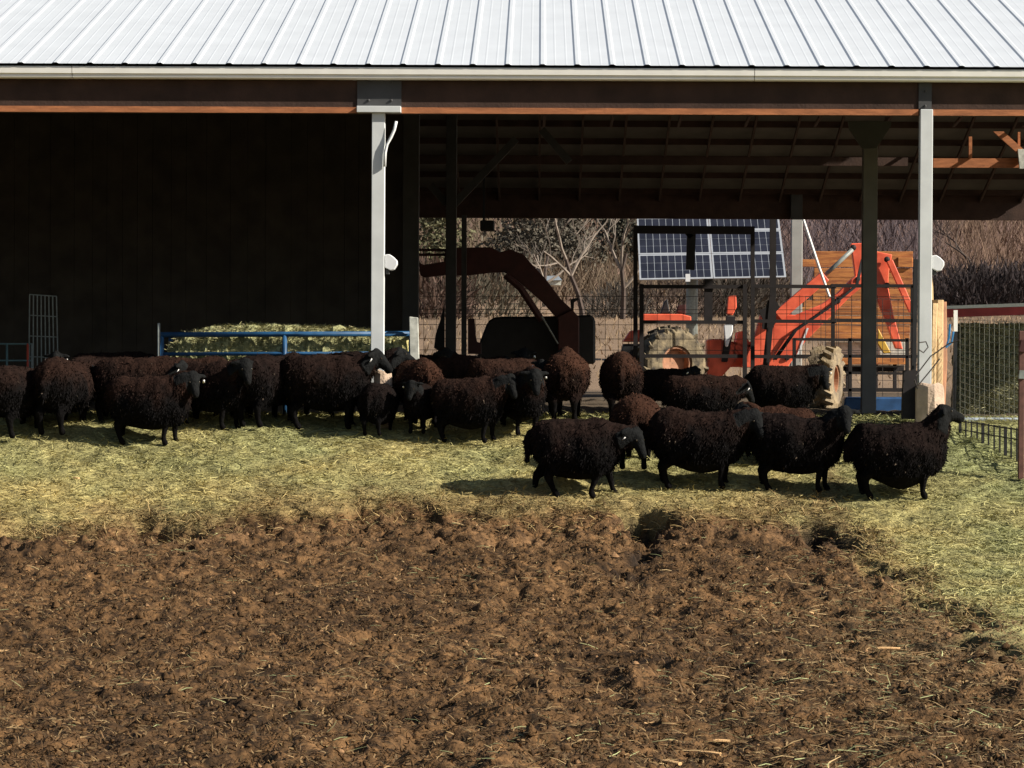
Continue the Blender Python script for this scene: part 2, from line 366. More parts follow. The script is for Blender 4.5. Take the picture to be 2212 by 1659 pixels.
Y = -13.2+rng.random(n)**1.5*11.5; X = rng.uniform(-4.2, 4.4, n); keep = (pack_d(X, Y) < .25) & (rng.random(n) < .3+1.2*fbm(X*3, Y*3, 3, 121)) & (np.abs(X) < (Y+22.8)*.215); X = X[keep]; Y = Y[keep]; n = len(X)
c = (DIRT*(1-(q_ := rng.random(n)[:, None]**2))+np.array([.26, .17, .078])*q_)*rng.uniform(.35, 1.3, n)[:, None]
o = strands('manure_fibres', X, Y, rng.uniform(.012, .045, n), rng.uniform(.003, .009, n), c, .5, '')
tag(o, 'short brown fibres of trodden bedding all over the foreground soil', 'bedding', kind='stuff')
# single bright chips
chips = [(845, 1355, .07, 35, 'pale chip lying alone mid-left on the brown soil'), (1920, 1411, .12, 2, 'longest bright orange chip on the soil at the right'), (1410, 1565, .12, 12, 'long pale chip on the soil just right of the centre bottom'), (1752, 1302, .05, 80, 'small round pale chip near the hay edge at the right'),
         (10, 1389, .09, 5, 'bright chip at the left edge of the picture'), (1535, 1617, .09, -18, 'pale chip near the bottom edge pointing down right'), (1450, 1645, .10, -35, 'pale chip at the very bottom edge of the soil'), (165, 1045, .07, -35, 'pale chip lying on the yellow hay at the left'), (1560, 1592, .07, 0, 'small pinkish chip between two longer chips near the bottom')]
for x, y, L, a, lab in chips:
    p = G(x, y); z = float(height(np.array([p.x]), np.array([p.y]))[0]); a = R(a); d = Vector((math.cos(a), math.sin(a)*1.5, 0)).normalized()
    b = MB(); cc = Vector((p.x, p.y, z+.024)); N = 5
    b.tube([cc-d*L/2, cc-d*L*.42+Vector((0,0,.004)), cc+Vector((0, 0, .004)), cc+d*L*.4, cc+d*L/2], .012 if L > .06 else .018, 7)
    o = b.build('wood_chip', M_chip, None, smooth=False)
    # origin at the chip
    o.data.transform(Matrix.Translation(-cc)); o.location = cc; o.scale = (1, 1, .6); tag(o, lab, 'wood chip', 'wood chips scattered on the ground')
# ------------------------------------------------------------------ barn
XL, XR = -14.0, 7.5; SL = .318; EY = -.129; EZ = 3.085; RW = 17.0
barn = empty('open_barn', (0, 8.5, 0), 'long open fronted pole barn with white ribbed metal roof sheltering the sheep', 'barn')
def roof_sheet(y0, z0, y1, z1, name, m):
    b = MB(); d = Vector((0, y1-y0, z1-z0)).normalized(); nrm = Vector((0, -d.z, d.y));
    if nrm.z < 0: nrm = -nrm
    prof_ = []; pitch = 4.8/15.8; X0 = P(1172, 130, 0).x; k0 = math.floor((XL-X0)/pitch); k1 = math.ceil((XR-X0)/pitch)
    for k in range(k0, k1):
        x = X0+k*pitch
        prof_ += [(x-.032, 0), (x-.015, .010), (x+.015, .010), (x+.032, 0)]
        for t in (.36, .68):
            xx = x+pitch*t; prof_ += [(xx-.010, 0), (xx-.004, .0009), (xx+.004, .0009), (xx+.010, 0)]
    vs = []
    for x, h in prof_: vs.append((x, y0+nrm.y*h, z0+nrm.z*h))
    for x, h in prof_: vs.append((x, y1+nrm.y*h, z1+nrm.z*h))
    n = len(prof_); fs = [(i, i+1, n+i+1, n+i) for i in range(n-1)]
    b.add(vs, fs)
    return b.build(name, m, barn)
ridgeY = 8.5; ridgeZ = EZ+(ridgeY-EY)*SL
roof_sheet(EY, EZ, ridgeY, ridgeZ, 'roof', M_roof)
roof_sheet(RW+.15, EZ, ridgeY, ridgeZ, 'roof', M_roof)
b = MB()   # ceiling liner below
b.prism([(XL, -.02, EZ-.03), (XL, ridgeY, ridgeZ-.03), (XL, RW+.05, EZ-.03), (XL, RW+.05, EZ-.04), (XL, ridgeY, ridgeZ-.04), (XL, -.02, EZ-.04)], (XR-XL, 0, 0))
b.build('ceiling', M_roofin, barn)
# gutter
gz0 = 2.962; b = MB()
gp = [(-.012, 3.062), (-.012, gz0), (-.085, gz0), (-.095, gz0+.012), (-.095, gz0+.032), (-.108, gz0+.042), (-.112, gz0+.095), (-.100, gz0+.104), (-.095, gz0+.100), (-.095, gz0+.085), (-.02, gz0+.085), (-.02, 3.062)]
jx = [XL, P(160, 150, 0).x, P(1628, 160, 0).x, XR]
for i in range(3):
    b = MB(); b.prism([(jx[i]+.003, y, z) for y, z in gp], (jx[i+1]-jx[i]-.006, 0, 0)); b.build('gutter', M_gut, barn)
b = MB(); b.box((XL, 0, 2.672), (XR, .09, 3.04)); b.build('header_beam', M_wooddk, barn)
pz0 = P(1400, 246, -.05).z; pz1 = P(1400, 233, -.05).z
xa, xb = P(772, 240, 0).x, P(867, 240, 0).x; xc_, xd = P(1984, 240, 0).x, P(2012, 240, 0).x
for q0, q1 in ((XL, xa-.002), (xb+.002, xc_-.002), (xd+.002, XR)):
    b = MB(); b.box((q0, -.012, pz0), (q1, -.002, pz1)); b.build('lit_header_edge', M_wood, barn)  # sunlit lower edge of the dark header, painted as a brighter strip
# front posts
for i, (x0, x1) in enumerate(((803, 831), (1985, 2012))):
    X0, X1 = P(x0, 500, 0).x, P(x1, 500, 0).x
    b = MB(); b.box((X0, -.05, -.1), (X1, .05, pz0 if i == 0 else pz1-.002))
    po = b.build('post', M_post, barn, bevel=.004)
    if i == 0:
        b = MB(); b.box((xa, -.09, pz0+.001), (xb, .1, pz1+.004)); b.build('cap_plate', M_post, po, bevel=.003)
        b = MB(); b.box((xa-.001, -.012, pz1+.006), (xb+.0, -.001, 2.955))
        for bx, bz in ((.1, .06), (.3, .06), (.1, .22), (.3, .22)): b.ball((xa+bx, -.016, pz1+bz), .012, 8, 5)
        b.build('gusset_plate', M_postdk, po)
        q = [P(x, y, -.07) for x, y in ((856, 262), (852, 280), (845, 296), (836, 312), (832, 330), (831, 360))]
        MB().tube(q, .013, 8).build('conduit', M_white, po, smooth=True)
    else:
        b = MB(); b.box((xc_, -.012, pz1+.006), (xd+.0, -.001, 2.955))
        for bz in (.03, .16): b.ball(((xc_+xd)/2, -.016, pz1+bz), .012, 8, 5)
        b.build('gusset_plate', M_postdk, po)
    # white fixture on the right side of the post
    fx, fy = ((831, 550), (2013, 552))[i]
    hx = [(0, 0), (10, -1), (18, 4), (27, 13), (27, 22), (20, 33), (12, 34), (0, 28)]
    q = [P(fx+a, fy+b_, -.04) for a, b_ in hx]
    fo = MB().prism(q, (0, .1, 0)).build('lamp_housing', M_white, po, bevel=.006)
    q = [P(fx+a, fy+b_, -.01) for a, b_ in [(2, 29), (10, 35), (10, 42), (2, 42)]]
    MB().prism(q, (0, .05, 0)).build('bracket', M_postdk, fo)
# concrete piers next to front posts
b = MB()
# rafters and purlins of the rear slope (and the front one)
def rz(y): return ridgeZ-abs(y-ridgeY)*SL
for y in [9.3+.62*k for k in range(13)]:
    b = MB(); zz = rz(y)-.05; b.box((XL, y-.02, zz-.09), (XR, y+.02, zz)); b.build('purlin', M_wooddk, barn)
xr0 = P(1254, 380, 15).x
k = -18
while xr0+k*.61 < XR:
    x = xr0+k*.61; k += 1
    if x < -2.3: continue
    b = MB(); b.prism([(x, 11.5, rz(11.5)-.141), (x, RW-.12, rz(RW-.12)-.141), (x, RW-.12, rz(RW-.12)-.20), (x, 11.5, rz(11.5)-.20)], (.03, 0, 0)); b.build('rafter', M_raft, barn)
for x in [-9.6, -5.8, -1.41, 1.0, 3.39]:      # deep front-slope frames
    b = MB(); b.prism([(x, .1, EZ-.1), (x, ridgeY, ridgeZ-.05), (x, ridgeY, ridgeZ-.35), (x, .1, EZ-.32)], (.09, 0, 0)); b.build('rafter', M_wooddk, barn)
# ceiling ties seen just under the header
for xd_ in (1175, 1320, 1465, 1610, 1760, 1910, 2060, 2210):
    a = P(xd_+12*(xd_-1130)/500, 246, 9); c_ = P(xd_, 272, 11.6)
    b = MB(); b.bar(a, c_, .035, .035); b.build('tie', M_wooddk, barn)
for yy, dz0, dz1 in ((10.4, 338, 356),):
    pz_a = P(1400, dz0, yy).z; pz_b = P(1400, dz1, yy).z
    b = MB(); b.box((-1.6, yy, pz_b), (4.7, yy+.05, pz_a)); b.build('tie_beam', M_wooddk, barn)
# sunlit truss at the right
Y0 = 10.0
tr = MB().prism([P(2016, 342, Y0), P(2212, 342, Y0), P(2212, 362, Y0), P(2016, 362, Y0)], (0, .05, 0)).build('truss', M_wood, barn)
MB().prism([P(2093, 295, Y0-.04), P(2100, 295, Y0-.04), P(2100, 341, Y0-.04), P(2093, 341, Y0-.04)], (0, .04, 0)).build('strut', M_wood, tr)
MB().prism([P(2146, 284, Y0-.06), P(2168, 284, Y0-.06), P(2215, 326, Y0-.06), P(2215, 346, Y0-.06)], (0, .04, 0)).build('strut', M_wood, tr)
MB().prism([P(2199, 285, Y0-.01), P(2204, 285, Y0-.01), P(2204, 318, Y0-.01), P(2199, 318, Y0-.01)], (0, .04, 0)).build('strut', M_wood, tr)
MB().prism([P(2199, 322, Y0-.12), P(2219, 322, Y0-.12), P(2219, 364, Y0-.12), P(2203, 364, Y0-.12)], (0, .05, 0)).build('gusset_plate', M_beige, tr)
# rear header and posts
za, zb = P(1400, 416, RW).z, P(1400, 473, RW).z
b = MB(); b.box((-2.2, RW-.12, zb), (XR, RW-.03, za)); b.build('header_beam', M_wooddk, barn)
def bpost(x0, x1, y0, y1, Y, m=M_postdk, nm='post', dep=.12):
    a, c_ = P(x0, (y0+y1)/2, Y), P(x1, (y0+y1)/2, Y); b = MB(); b.box((a.x, Y-dep/2, P(x0, y1, Y).z), (c_.x, Y+dep/2, P(x0, y0, Y).z)); return b.build(nm, m, barn, bevel=.004)
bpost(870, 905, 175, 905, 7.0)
bpost(963, 986, 215, 895, 8.4)
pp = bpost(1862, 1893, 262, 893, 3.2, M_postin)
MB().prism([P(x, y, 3.1) for x, y in ((1832, 262), (1925, 262), (1925, 272), (1893, 320), (1862, 320), (1835, 280))], (0, .04, 0)).build('gusset_plate', M_postdk, pp)
bpost(1708, 1733, 300, 474, RW-.2, M_postdk)  # shaded top of the rear grey post, painted as a dark stub
for a, c_ in (((968, 455), (1115, 300)), ((1170, 280), (1230, 350)), ((930, 400), (965, 440))):
    b = MB(); b.bar(P(*a, 8.4), P(*c_, 8.4), .09, .05); b.build('knee_brace', M_postdk, barn)
# partition wall of the left half, left end wall, unseen right gable siding added to steer sun and shade inside
wx = P(872, 500, 7.2).x
b = MB()
x = XL
while x < wx-.01:
    x2 = min(x+random.uniform(.16, .3), wx); b.box((x+.0012, 7.2+random.uniform(0, .006), -.1), (x2-.0012, 7.23+.0, rz(7.2)-.1)); x = x2
b.box((XL, 7.24, -.1), (wx, 7.27, rz(7.2)-.1)); b.build('back_wall', M_wall, barn)
b = MB(); b.prism([(XL, .1, -.2), (XL, RW, -.2), (XL, RW, rz(RW)-.08), (XL, ridgeY, ridgeZ-.08), (XL, .1, rz(.1)-.12)], (-.05, 0, 0)); b.build('unseen_end_wall', M_wall, barn)
b = MB(); b.prism([(XR-.06, -.02, 2.15), (XR-.06, 4.2, 2.15), (XR-.06, 4.2, rz(4.2)-.1), (XR-.06, -.02, rz(-.02)-.1)], (.05, 0, 0)); b.build('unseen_end_wall', M_roof, barn)
b = MB(); b.box((XR-.14, 4.3, -.1), (XR-.04, 4.42, rz(4.4)-.1)); b.build('post', M_post, barn)
# hanging dark box
b = MB(); q = poly([(790, 200), (930, 200), (930, 300), (790, 300)], c1, 10); b.prism(q, (0, .3, 0)); hb = b.build('speaker_box', M_iron, None, bevel=.01)
off = q[0].copy(); hb.data.transform(Matrix.Translation(-off)); hb.location = off; tag(hb, 'small black box hanging under the rear eave left of the bare trees', 'speaker')
b = MB(); b.box((.03, .12, 0), (.06, .15, .55)); o = b.build('bracket', M_iron, None); o.parent = hb
# piers
for (x, y0, y1, w_, lab) in ((827, 801, 945, 40, 'pinkish tan concrete pier at the foot of the left white barn post'), (2008, 829, 908, 62, 'tan concrete pier at the foot of the right barn post by the wire')):
    Yp = -.18 if x < 1000 else -.2
    c = P(x, y0, Yp); rr = w_*K/114/2; z0 = float(prof(Yp))-.1; e = empty('concrete_pier', (c.x, Yp+.0, z0), lab, 'pier', 'concrete piers under the front posts')
    b = MB(); H = c.z-z0; n = 14
    ps = []; 
    for (t, s_) in ((0, 1.06), (.5, 1.0), (.9, .98), (.97, .92), (1, .8)): ps.append((t, s_))
    vs = []; fs = []
    for t, s_ in ps:
        for k in range(n):
            a = 2*math.pi*k/n; j = 1+.06*math.sin(k*2.3+t*3); vs.append((c.x+rr*s_*j*math.cos(a), Yp+rr*s_*j*math.sin(a)*.8, z0+H*t+.012*math.sin(k*1.7)*t))
    for i in range(len(ps)-1):
        for k in range(n): fs.append((i*n+k, i*n+(k+1) % n, (i+1)*n+(k+1) % n, (i+1)*n+k))
    fs.append(tuple((len(ps)-1)*n+k for k in range(n))); b.add(vs, fs); b.build('block', M_conc, e, smooth=False)
# ------------------------------------------------------------------ generic thing from tube lists
def thing(name, loc, label, cat, group=None): return empty(name, loc, label, cat, group)
def mesh_panel(name, corners, nu, nv, r, m, label, cat='mesh panel', group=None, frame=None, fm=None, partname='wires'):
    # corners TL,TR,BR,BL
    tl, tr_, br, bl = corners
    e = thing(name, (bl+br)/2, label, cat, group); b = MB()
    for i in range(nu+1):
        t = i/nu; b.tube([tl.lerp(tr_, t), bl.lerp(br, t)], r, 4)
    for j in range(nv+1):
        t = j/nv; b.tube([tl.lerp(bl, t), tr_.lerp(br, t)], r, 4)
    b.build(partname, m, e)
    if frame: 
        b = MB(); b.tube([tl, tr_], frame, 8); b.build('top_rail', fm, e, smooth=True)
    return e
# ------------------------------------------------------------------ hay feeder in the barn
Yf = .62
fe = thing('hay_feeder', P(615, 905, Yf+.4), 'long feeder with blue rails heaped with green hay behind the sheep', 'hay feeder')
for y0_, nm in ((723, 'top_rail'), (765, 'lower_rail')):
    for dY in (0, .6):
        MB().tube([P(346, y0_, Yf+dY*0)+Vector((0, dY, 0)), P(889, y0_-2, Yf)+Vector((0, dY, 0))], .024 if y0_ < 740 else .017, 8).build(nm, M_blue, fe, smooth=True)
for x in (349, 615, 888):
    for dY in (0, .6):
        t = P(x, 718, Yf)+Vector((0, dY, 0)); MB().tube([t, Vector((t.x, t.y, 0))], .022, 8).build('leg', M_blue, fe, smooth=True)
t = P(343, 698, Yf-.05); MB().tube([t, Vector((t.x, t.y, 0))], .014, 6).build('corner_rod', M_galv, fe, smooth=True)
for x in (350, 888):
    MB().tube([P(x, 723, Yf), P(x, 723, Yf)+Vector((0, .6, 0))], .02, 8).build('end_rail', M_blue, fe, smooth=True)
# hay heap: lumpy mesh with strands
hx0, hx1 = P(358, 740, Yf).x, P(880, 740, Yf).x; HN = 80; HM = 24
def heap_top(u):
    yt = np.interp(u, [0, .06, .2, .35, .5, .7, .82, .9, 1], [748, 722, 706, 702, 704, 706, 712, 722, 730]); return P(600, float(yt), Yf+.30).z
vs = []; fs = []
for i in range(HN+1):
    u = i/HN; zt = heap_top(u); x = hx0+(hx1-hx0)*u
    for j in range(HM+1):
        v_ = j/HM; a = math.pi*v_; yy = Yf+.30-.26*math.cos(a)*(1.0 if True else 1); z = .25+(zt-.25)*(math.sin(a)**.35)
        nn = noise.noise(Vector((x*9, yy*9, z*9)))*.03+noise.noise(Vector((x*25, yy*25, z*25)))*.02
        vs.append((x, yy-nn*2*math.cos(a), z+nn)); 
for i in range(HN):
    for j in range(HM): fs.append((i*(HM+1)+j, (i+1)*(HM+1)+j, (i+1)*(HM+1)+j+1, i*(HM+1)+j+1))
M_hay = mat('hay_green', (.30, .29, .14), .9, .5, 30, .8, 70, col2=(.13, .135, .06))
hs = MB().add(vs, fs).build('hay_heap', M_hay, None)
n = 9000; u = rng.random(n); a = np.pi*rng.uniform(.0, .6, n); xs = hx0+(hx1-hx0)*u
zt = np.array([heap_top(float(q)) for q in u]); ys = Yf+.30-.27*np.cos(a); zs = .25+(zt-.25)*np.sin(a)**.35
cc = np.array([.30, .28, .13])*rng.uniform(.4, 1.4, n)[:, None]; cc[rng.random(n) < .15] = (.5, .44, .25)
so_ = strands('strands', xs, ys, rng.uniform(.02, .055, n), rng.uniform(.003, .006, n), cc, .35, '', base=zs)
off = Vector(((hx0+hx1)/2, Yf+.30, .25)); hs.data.transform(Matrix.Translation(-off)); hs.location = off; so_.data.transform(Matrix.Translation(-off)); so_.parent = hs
tag(hs, 'heap of loose green hay piled inside the blue feeder', 'hay')
# straw bale at feeder end, white board beside
def bale(x0, x1, y0, y1, Y, dep, label, m, seed=0, nm='hay_bale', group=None):
    a = P(x0, y1, Y); c_ = P(x1, y0, Y); b = MB(); b.box((a.x, Y, a.z), (c_.x, Y+dep, c_.z))
    bm = bmesh.new(); me = bpy.data.meshes.new(nm); me.from_pydata(b.v, [], b.f); bm.from_mesh(me)
    bmesh.ops.subdivide_edges(bm, edges=bm.edges, cuts=9, use_grid_fill=True)
    ctr = Vector(((a.x+c_.x)/2, Y+dep/2, a.z))
    for v in bm.verts:
        q = noise.noise_vector(v.co*11+Vector((seed, 0, 0)))*.02+noise.noise_vector(v.co*30)*.012; v.co += q
        v.co -= ctr
    bm.to_mesh(me); bm.free(); me.materials.append(m); o = bpy.data.objects.new(nm, me); link(o); o.location = ctr; tag(o, label, 'hay bale', group); return o
M_bale = mat('bale_yellow', (.55, .48, .20), .9, .4, 30, .8, 80, col2=(.25, .22, .08))
M_baleg = mat('bale_green', (.40, .40, .25), .9, .6, 13, 1, 70, col2=(.13, .14, .08))
bale(849, 880, 735, 800, Yf+.04, .3, 'small bright yellow bale in the right end of the blue feeder', M_bale)
q = [P(x, y, Yf-.1) for x, y in ((884, 684), (903, 686), (905, 760), (908, 900), (888, 900))]
o = MB().prism(q, (0, .04, 0)).build('weathered_board', M_beige, None, bevel=.004); off = q[3].copy(); o.data.transform(Matrix.Translation(-off)); o.location = off
tag(o, 'white weathered upright board at the right end of the blue feeder', 'board')
# left mesh panel and gate
mesh_panel('mesh_hurdle', (P(64, 636, 3), P(122, 640, 3), P(127, 860, 3), P(62, 860, 3)), 7, 5, .007, M_galv, 'narrow upright grey wire mesh panel standing inside the barn at far left')
e = thing('pipe_gate', P(30, 900, 2.6), 'low teal and red pipe gate at the left edge of the barn', 'gate')
M_teal = mat('teal_paint', (.10, .17, .17), .5, .2, 10)
for y in (743, 779, 830): MB().tube([P(-60, y, 2.6), P(68, y, 2.6)], .009, 6).build('rail', M_teal, e, smooth=True)
for x in (-40, 15): MB().tube([P(x, 743, 2.6), P(x, 900, 2.6)], .012, 6).build('upright', M_teal, e, smooth=True)
for x in (60, 69): MB().tube([P(x, 742, 2.6), P(x, 900, 2.6)], .012, 6).build('end_post', mat('red_gate', (.45, .06, .03), .6, .3, 9) if x < 65 else M_galv, e, smooth=True)
# ------------------------------------------------------------------ pipe gates and chute frames in the middle
Yg = 8.0
ch = thing('cattle_chute_frame', P(1500, 880, Yg+.1), 'tall dark steel chute frame standing before the solar panels', 'chute frame')
def seg(pts, conv, Y, w_, parent, nm, m=M_black, dep=.06):
    b = MB(); pts = [P(*conv(*p), Y) for p in pts]
    for a, c_ in zip(pts[:-1], pts[1:]): b.bar(a, c_, w_, dep)
    return b.build(nm, m, parent)
pm = F/(D+Yg)*K and F/(D+Yg)   # px per metre at the gates
def cw(c): return c/3.95/2.5/pm
seg([(350, 250), (350, 1800)], c2, Yg, cw(42), ch, 'upright'); seg([(1507, 262), (1507, 1800)], c2, Yg, cw(38), ch, 'upright')
seg([(330, 292), (1522, 300)], c2, Yg-.01, cw(78), ch, 'crossbar'); seg([(902, 335), (890, 690)], c2, Yg+.02, cw(85), ch, 'hanging_bar', M_iron)
seg([(860, 360), (900, 330)], c2, Yg+.02, cw(60), ch, 'bracket', M_iron)
g1 = thing('pipe_gate', P(1500, 880, Yg-.2), 'dark pipe gate below the solar panels between the two uprights', 'gate', 'dark pipe gates in the barn')
for y in (855, 1205, 1540): seg([(400, y), (1440, y+2)], c2, Yg-.2, cw(36), g1, 'rail')
for x in (410, 1430): seg([(x, 830), (x, 1800)], c2, Yg-.22, cw(40), g1, 'upright')
seg([(1070, 780), (1068, 1190)], c2, Yg-.18, cw(80), g1, 'latch_post')
g2 = thing('pipe_gate', P(1780, 880, Yg+.3), 'long dark pipe gate crossing in front of the red digger arm', 'gate', 'dark pipe gates in the barn')
for y in (850, 1195, 1545): seg([(1490, y), (2330, y+6)], c2, Yg+.3, cw(34), g2, 'rail'); 
for a, c_ in (((0, 815), (1140, 820)), ((0, 1110), (1090, 1122))): pass
for x in (2300,): seg([(x, 850), (x, 1800)], c2, Yg+.3, cw(34), g2, 'upright')
g5 = thing('pipe_gate', P(1870, 890, 7.6), 'dark pipe gate running behind the grey inner post to the right post', 'gate', 'dark pipe gates in the barn')
for y in (522, 815, 1118, 1400): seg([(430, y), (1160, y+3)], c3, 7.6, .04, g5, 'rail')
for x in (1125,): seg([(x, 520), (x, 1650)], c3, 7.6, .05, g5, 'upright')
lp = thing('leaning_bar', P(1660, 890, 8.6), 'dark post with hooked latch leaning beside the red digger', 'post')
seg([(1708, 190), (1706, 950), (1640, 1620), (1620, 1800)], c2, 8.6, cw(62), lp, 'shaft', M_black)
q = poly([(1740, 1000), (1780, 1060), (1740, 1100), (1740, 1180), (1700, 1290), (1600, 1270), (1610, 1180), (1570, 1090), (1640, 1060), (1660, 990)], c2, 8.58); MB().prism(q, (0, .05, 0)).build('latch', M_black, lp)
g3 = thing('pipe_gate', P(1830, 890, 6.6), 'small low dark gate with square bars before the wooden wagon', 'gate', 'dark pipe gates in the barn')
for y in (975, 1115, 1255, 1400): seg([(115, y), (1080, y+10)], c3, 6.6, .03, g3, 'rail')
for x in (120, 590, 1075): seg([(x, 965), (x, 1560)], c3, 6.6, .035, g3, 'upright')
tp = thing('thin_post', P(1000, 890, 9), 'thin dark post right of the thicker dark barn post', 'post')
seg([(633, 150), (631, 1560)], c1, 9, cw(52), tp, 'shaft', M_postdk)
q = poly([(440, 1000), (400, 1180), (350, 1330), (335, 1460), (400, 1500), (440, 1480)], c1, 9); MB().prism(q, (0, .08, 0)).build('hanging_sack', M_iron, tp)
q = poly([(670, 1170), (735, 1170), (745, 1330), (760, 1400), (800, 1410), (800, 1520), (670, 1520)], c1, 9); MB().prism(q, (0, .12, 0)).build('bracket', M_reddk, tp)
# woven wire fence beyond the barn
wf = thing('wire_fence', P(1300, 850, 17.6), 'thin woven wire fence strung behind the dark digger', 'fence'); b = MB()
for y in (950, 1080, 1120, 1230, 1370, 1480): b.tube([P(*c1(190, y), 17.6), P(*c1(5100, y+6), 17.6)], .006, 4)
for i in range(0, 40): b.tube([P(*c1(235+i*128, 940), 17.6), P(*c1(235+i*128, 1600), 17.6)], .005, 4)
b.build('wires', M_wire, wf)
# ------------------------------------------------------------------ dark digger (in shade under the roof)
Ye = 13.2
dg = thing('backhoe_digger', P(1200, 860, Ye+.4), 'dark maroon backhoe digger in the barn shade with its arm bent over', 'digger')
q = poly([(185, 620), (240, 640), (440, 606), (440, 480), (560, 470), (900, 465), (985, 515), (1085, 485), (1225, 540), (1290, 620), (1440, 780), (1590, 980), (1720, 1100), (1740, 1180), (1560, 1180), (1410, 1010), (1260, 880), (1120, 760), (1030, 712), (900, 715), (650, 745), (440, 740), (240, 762), (200, 745)], c1, Ye)
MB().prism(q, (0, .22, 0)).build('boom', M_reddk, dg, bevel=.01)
for y in (493, 541): MB().tube([P(*c1(150, y), Ye+.1), P(*c1(500, y), Ye+.1)], .018, 8).build('hydraulic_ram', M_reddk, dg)
MB().tube([P(*c1(1040, 740), Ye-.05), P(*c1(1190, 870), Ye-.05), P(*c1(1400, 1190), Ye-.05)], .05, 8).build('hydraulic_ram', M_reddk, dg)
MB().tube([P(*c1(1400, 1150), Ye-.16), P(*c1(1560, 1420), Ye-.16)], .012, 6).build('hose', M_galv, dg)
q = poly([(760, 1620), (780, 1420), (830, 1290), (860, 1210), (900, 1170), (980, 1150), (1300, 1150), (1760, 1140), (1890, 1130), (1930, 1180), (1930, 1620)], c1, Ye+.25)
MB().prism(q, (0, 1.1, 0)).build('body', M_iron, dg, bevel=.03)
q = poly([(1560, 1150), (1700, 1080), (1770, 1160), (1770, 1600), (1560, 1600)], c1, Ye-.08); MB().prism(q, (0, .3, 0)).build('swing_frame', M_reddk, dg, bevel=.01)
q = poly([(1690, 1100), (1680, 980), (1750, 965), (1770, 980), (1720, 1010), (1715, 1100)], c1, Ye+.5); MB().prism(q, (0, .06, 0)).build('lever', M_iron, dg)
# ------------------------------------------------------------------ red tractor with backhoe arm
Yt = 20.0
tr_ = thing('red_tractor', P(1600, 860, Yt+.5), 'bright red tractor digger in full sun with muddy tyres and raised arm', 'tractor')
def tprism(pts, conv, Y, dep, nm, m=M_red, par=None, bev=.012): return MB().prism(poly(pts, conv, Y), (0, dep, 0)).build(nm, m, par or tr_, bevel=bev)
bo = tprism([(-230, 1000), (-165, 770), (-20, 760), (130, 770), (350, 680), (480, 590), (600, 470), (640, 440), (700, 440), (700, 530), (600, 610), (430, 780), (330, 880), (200, 1010), (130, 1120), (60, 1215), (-330, 1215)], c3, Yt, .2, 'boom')
MB().ball(P(*c3(488, 650), Yt-.005), (.05, .02, .05)).build('pivot_pin', M_black, bo); MB().ball(P(*c3(660, 465), Yt-.005), (.04, .02, .04)).build('pivot_pin', M_black, bo)
tprism([(600, 165), (700, 160), (830, 235), (950, 258), (925, 380), (915, 530), (960, 760), (1040, 1060), (980, 1055), (880, 780), (822, 640), (800, 560), (640, 460)], c3, Yt+.05, .16, 'dipper_arm')
MB().bar(P(*c3(380, 440), Yt-.1), P(*c3(-20, 780), Yt-.1), .19, .14).build('hydraulic_ram', M_red, tr_, bevel=.01)
MB().tube([P(*c3(615, 215), Yt-.12), P(*c3(340, 470), Yt-.12)], .035, 8).build('ram_rod', M_galv, tr_, smooth=True)
MB().bar(P(*c3(925, 310), Yt-.06), P(*c3(1115, 740), Yt-.06), .10, .10).build('hydraulic_ram', M_red, tr_, bevel=.01)
tprism([(415, 1125), (800, 1125), (900, 1150), (900, 1195), (415, 1200)], c2, Yt+.3, .7, 'hood')
tprism([(600, 1120), (640, 1000), (665, 975), (690, 1120)], c2, Yt+.5, .4, 'seat', M_iron)
tprism([(760, 1110), (770, 1040), (850, 1030), (850, 1130)], c2, Yt+.45, .3, 'console', M_reddk)
tprism([(1250, 1130), (1265, 950), (1345, 945), (1350, 1060), (1310, 1140)], c2, Yt+.3, .08, 'control_lever')
tprism([(1060, 1380), (1200, 1370), (1220, 1530), (1690, 1560), (1680, 1390), (1530, 1390), (1500, 1450), (1400, 1300), (1370, 1310), (1290, 1650), (1150, 1800), (1060, 1800)], c2, Yt+.3, .5, 'chassis')
tprism([(1060, 1400), (1500, 1400), (1720, 1250), (1760, 1330), (1700, 1650), (1150, 1650)], c2, Yt+.38, .5, 'body_panel')
for k_ in range(3): MB().tube([P(*c3(-60+k_*12, 1150), Yt-.05), P(*c3(120+k_*10, 900), Yt-.06), P(*c3(430+k_*8, 690), Yt-.07), P(*c3(640+k_*8, 520), Yt-.05), P(*c3(690+k_*6, 300), Yt-.05)], .014, 6).build('hose', M_rubber, tr_, smooth=True)
for x_, y_ in ((620, 200), (905, 300), (905, 520), (60, 1130)): MB().ball(P(*c3(x_, y_), Yt-.01), (.05, .03, .05)).build('pivot_pin', M_black, tr_)
tprism([(1222, 1230), (1312, 1230), (1312, 1290), (1262, 1450), (1240, 1450)], c2, Yt+.12, .1, 'stabiliser_leg', M_white)
tprism([(225, 1400), (300, 1290), (400, 1280), (400, 1400)], c2, Yt+.5, .5, 'mudguard')
tprism([(230, 1420), (400, 1420), (420, 1800), (150, 1800)], c2, Yt+.5, .5, 'engine_block', M_iron)
tprism([(1250, 1140), (1200, 1600), (1260, 1600), (1340, 1150)], c2, Yt+.25, .1, 'frame_bar', M_black)
tprism([(480, 1560), (640, 1560), (640, 1610), (480, 1610)], c2, Yt+.25, .1, 'reflector')
for a, c_ in (((150, 1110), (235, 880)),): 
    MB().bar(P(*c3(*a), Yt-.01), P(*c3(*c_), Yt-.01), .03, .008).build('decal', M_white, tr_)
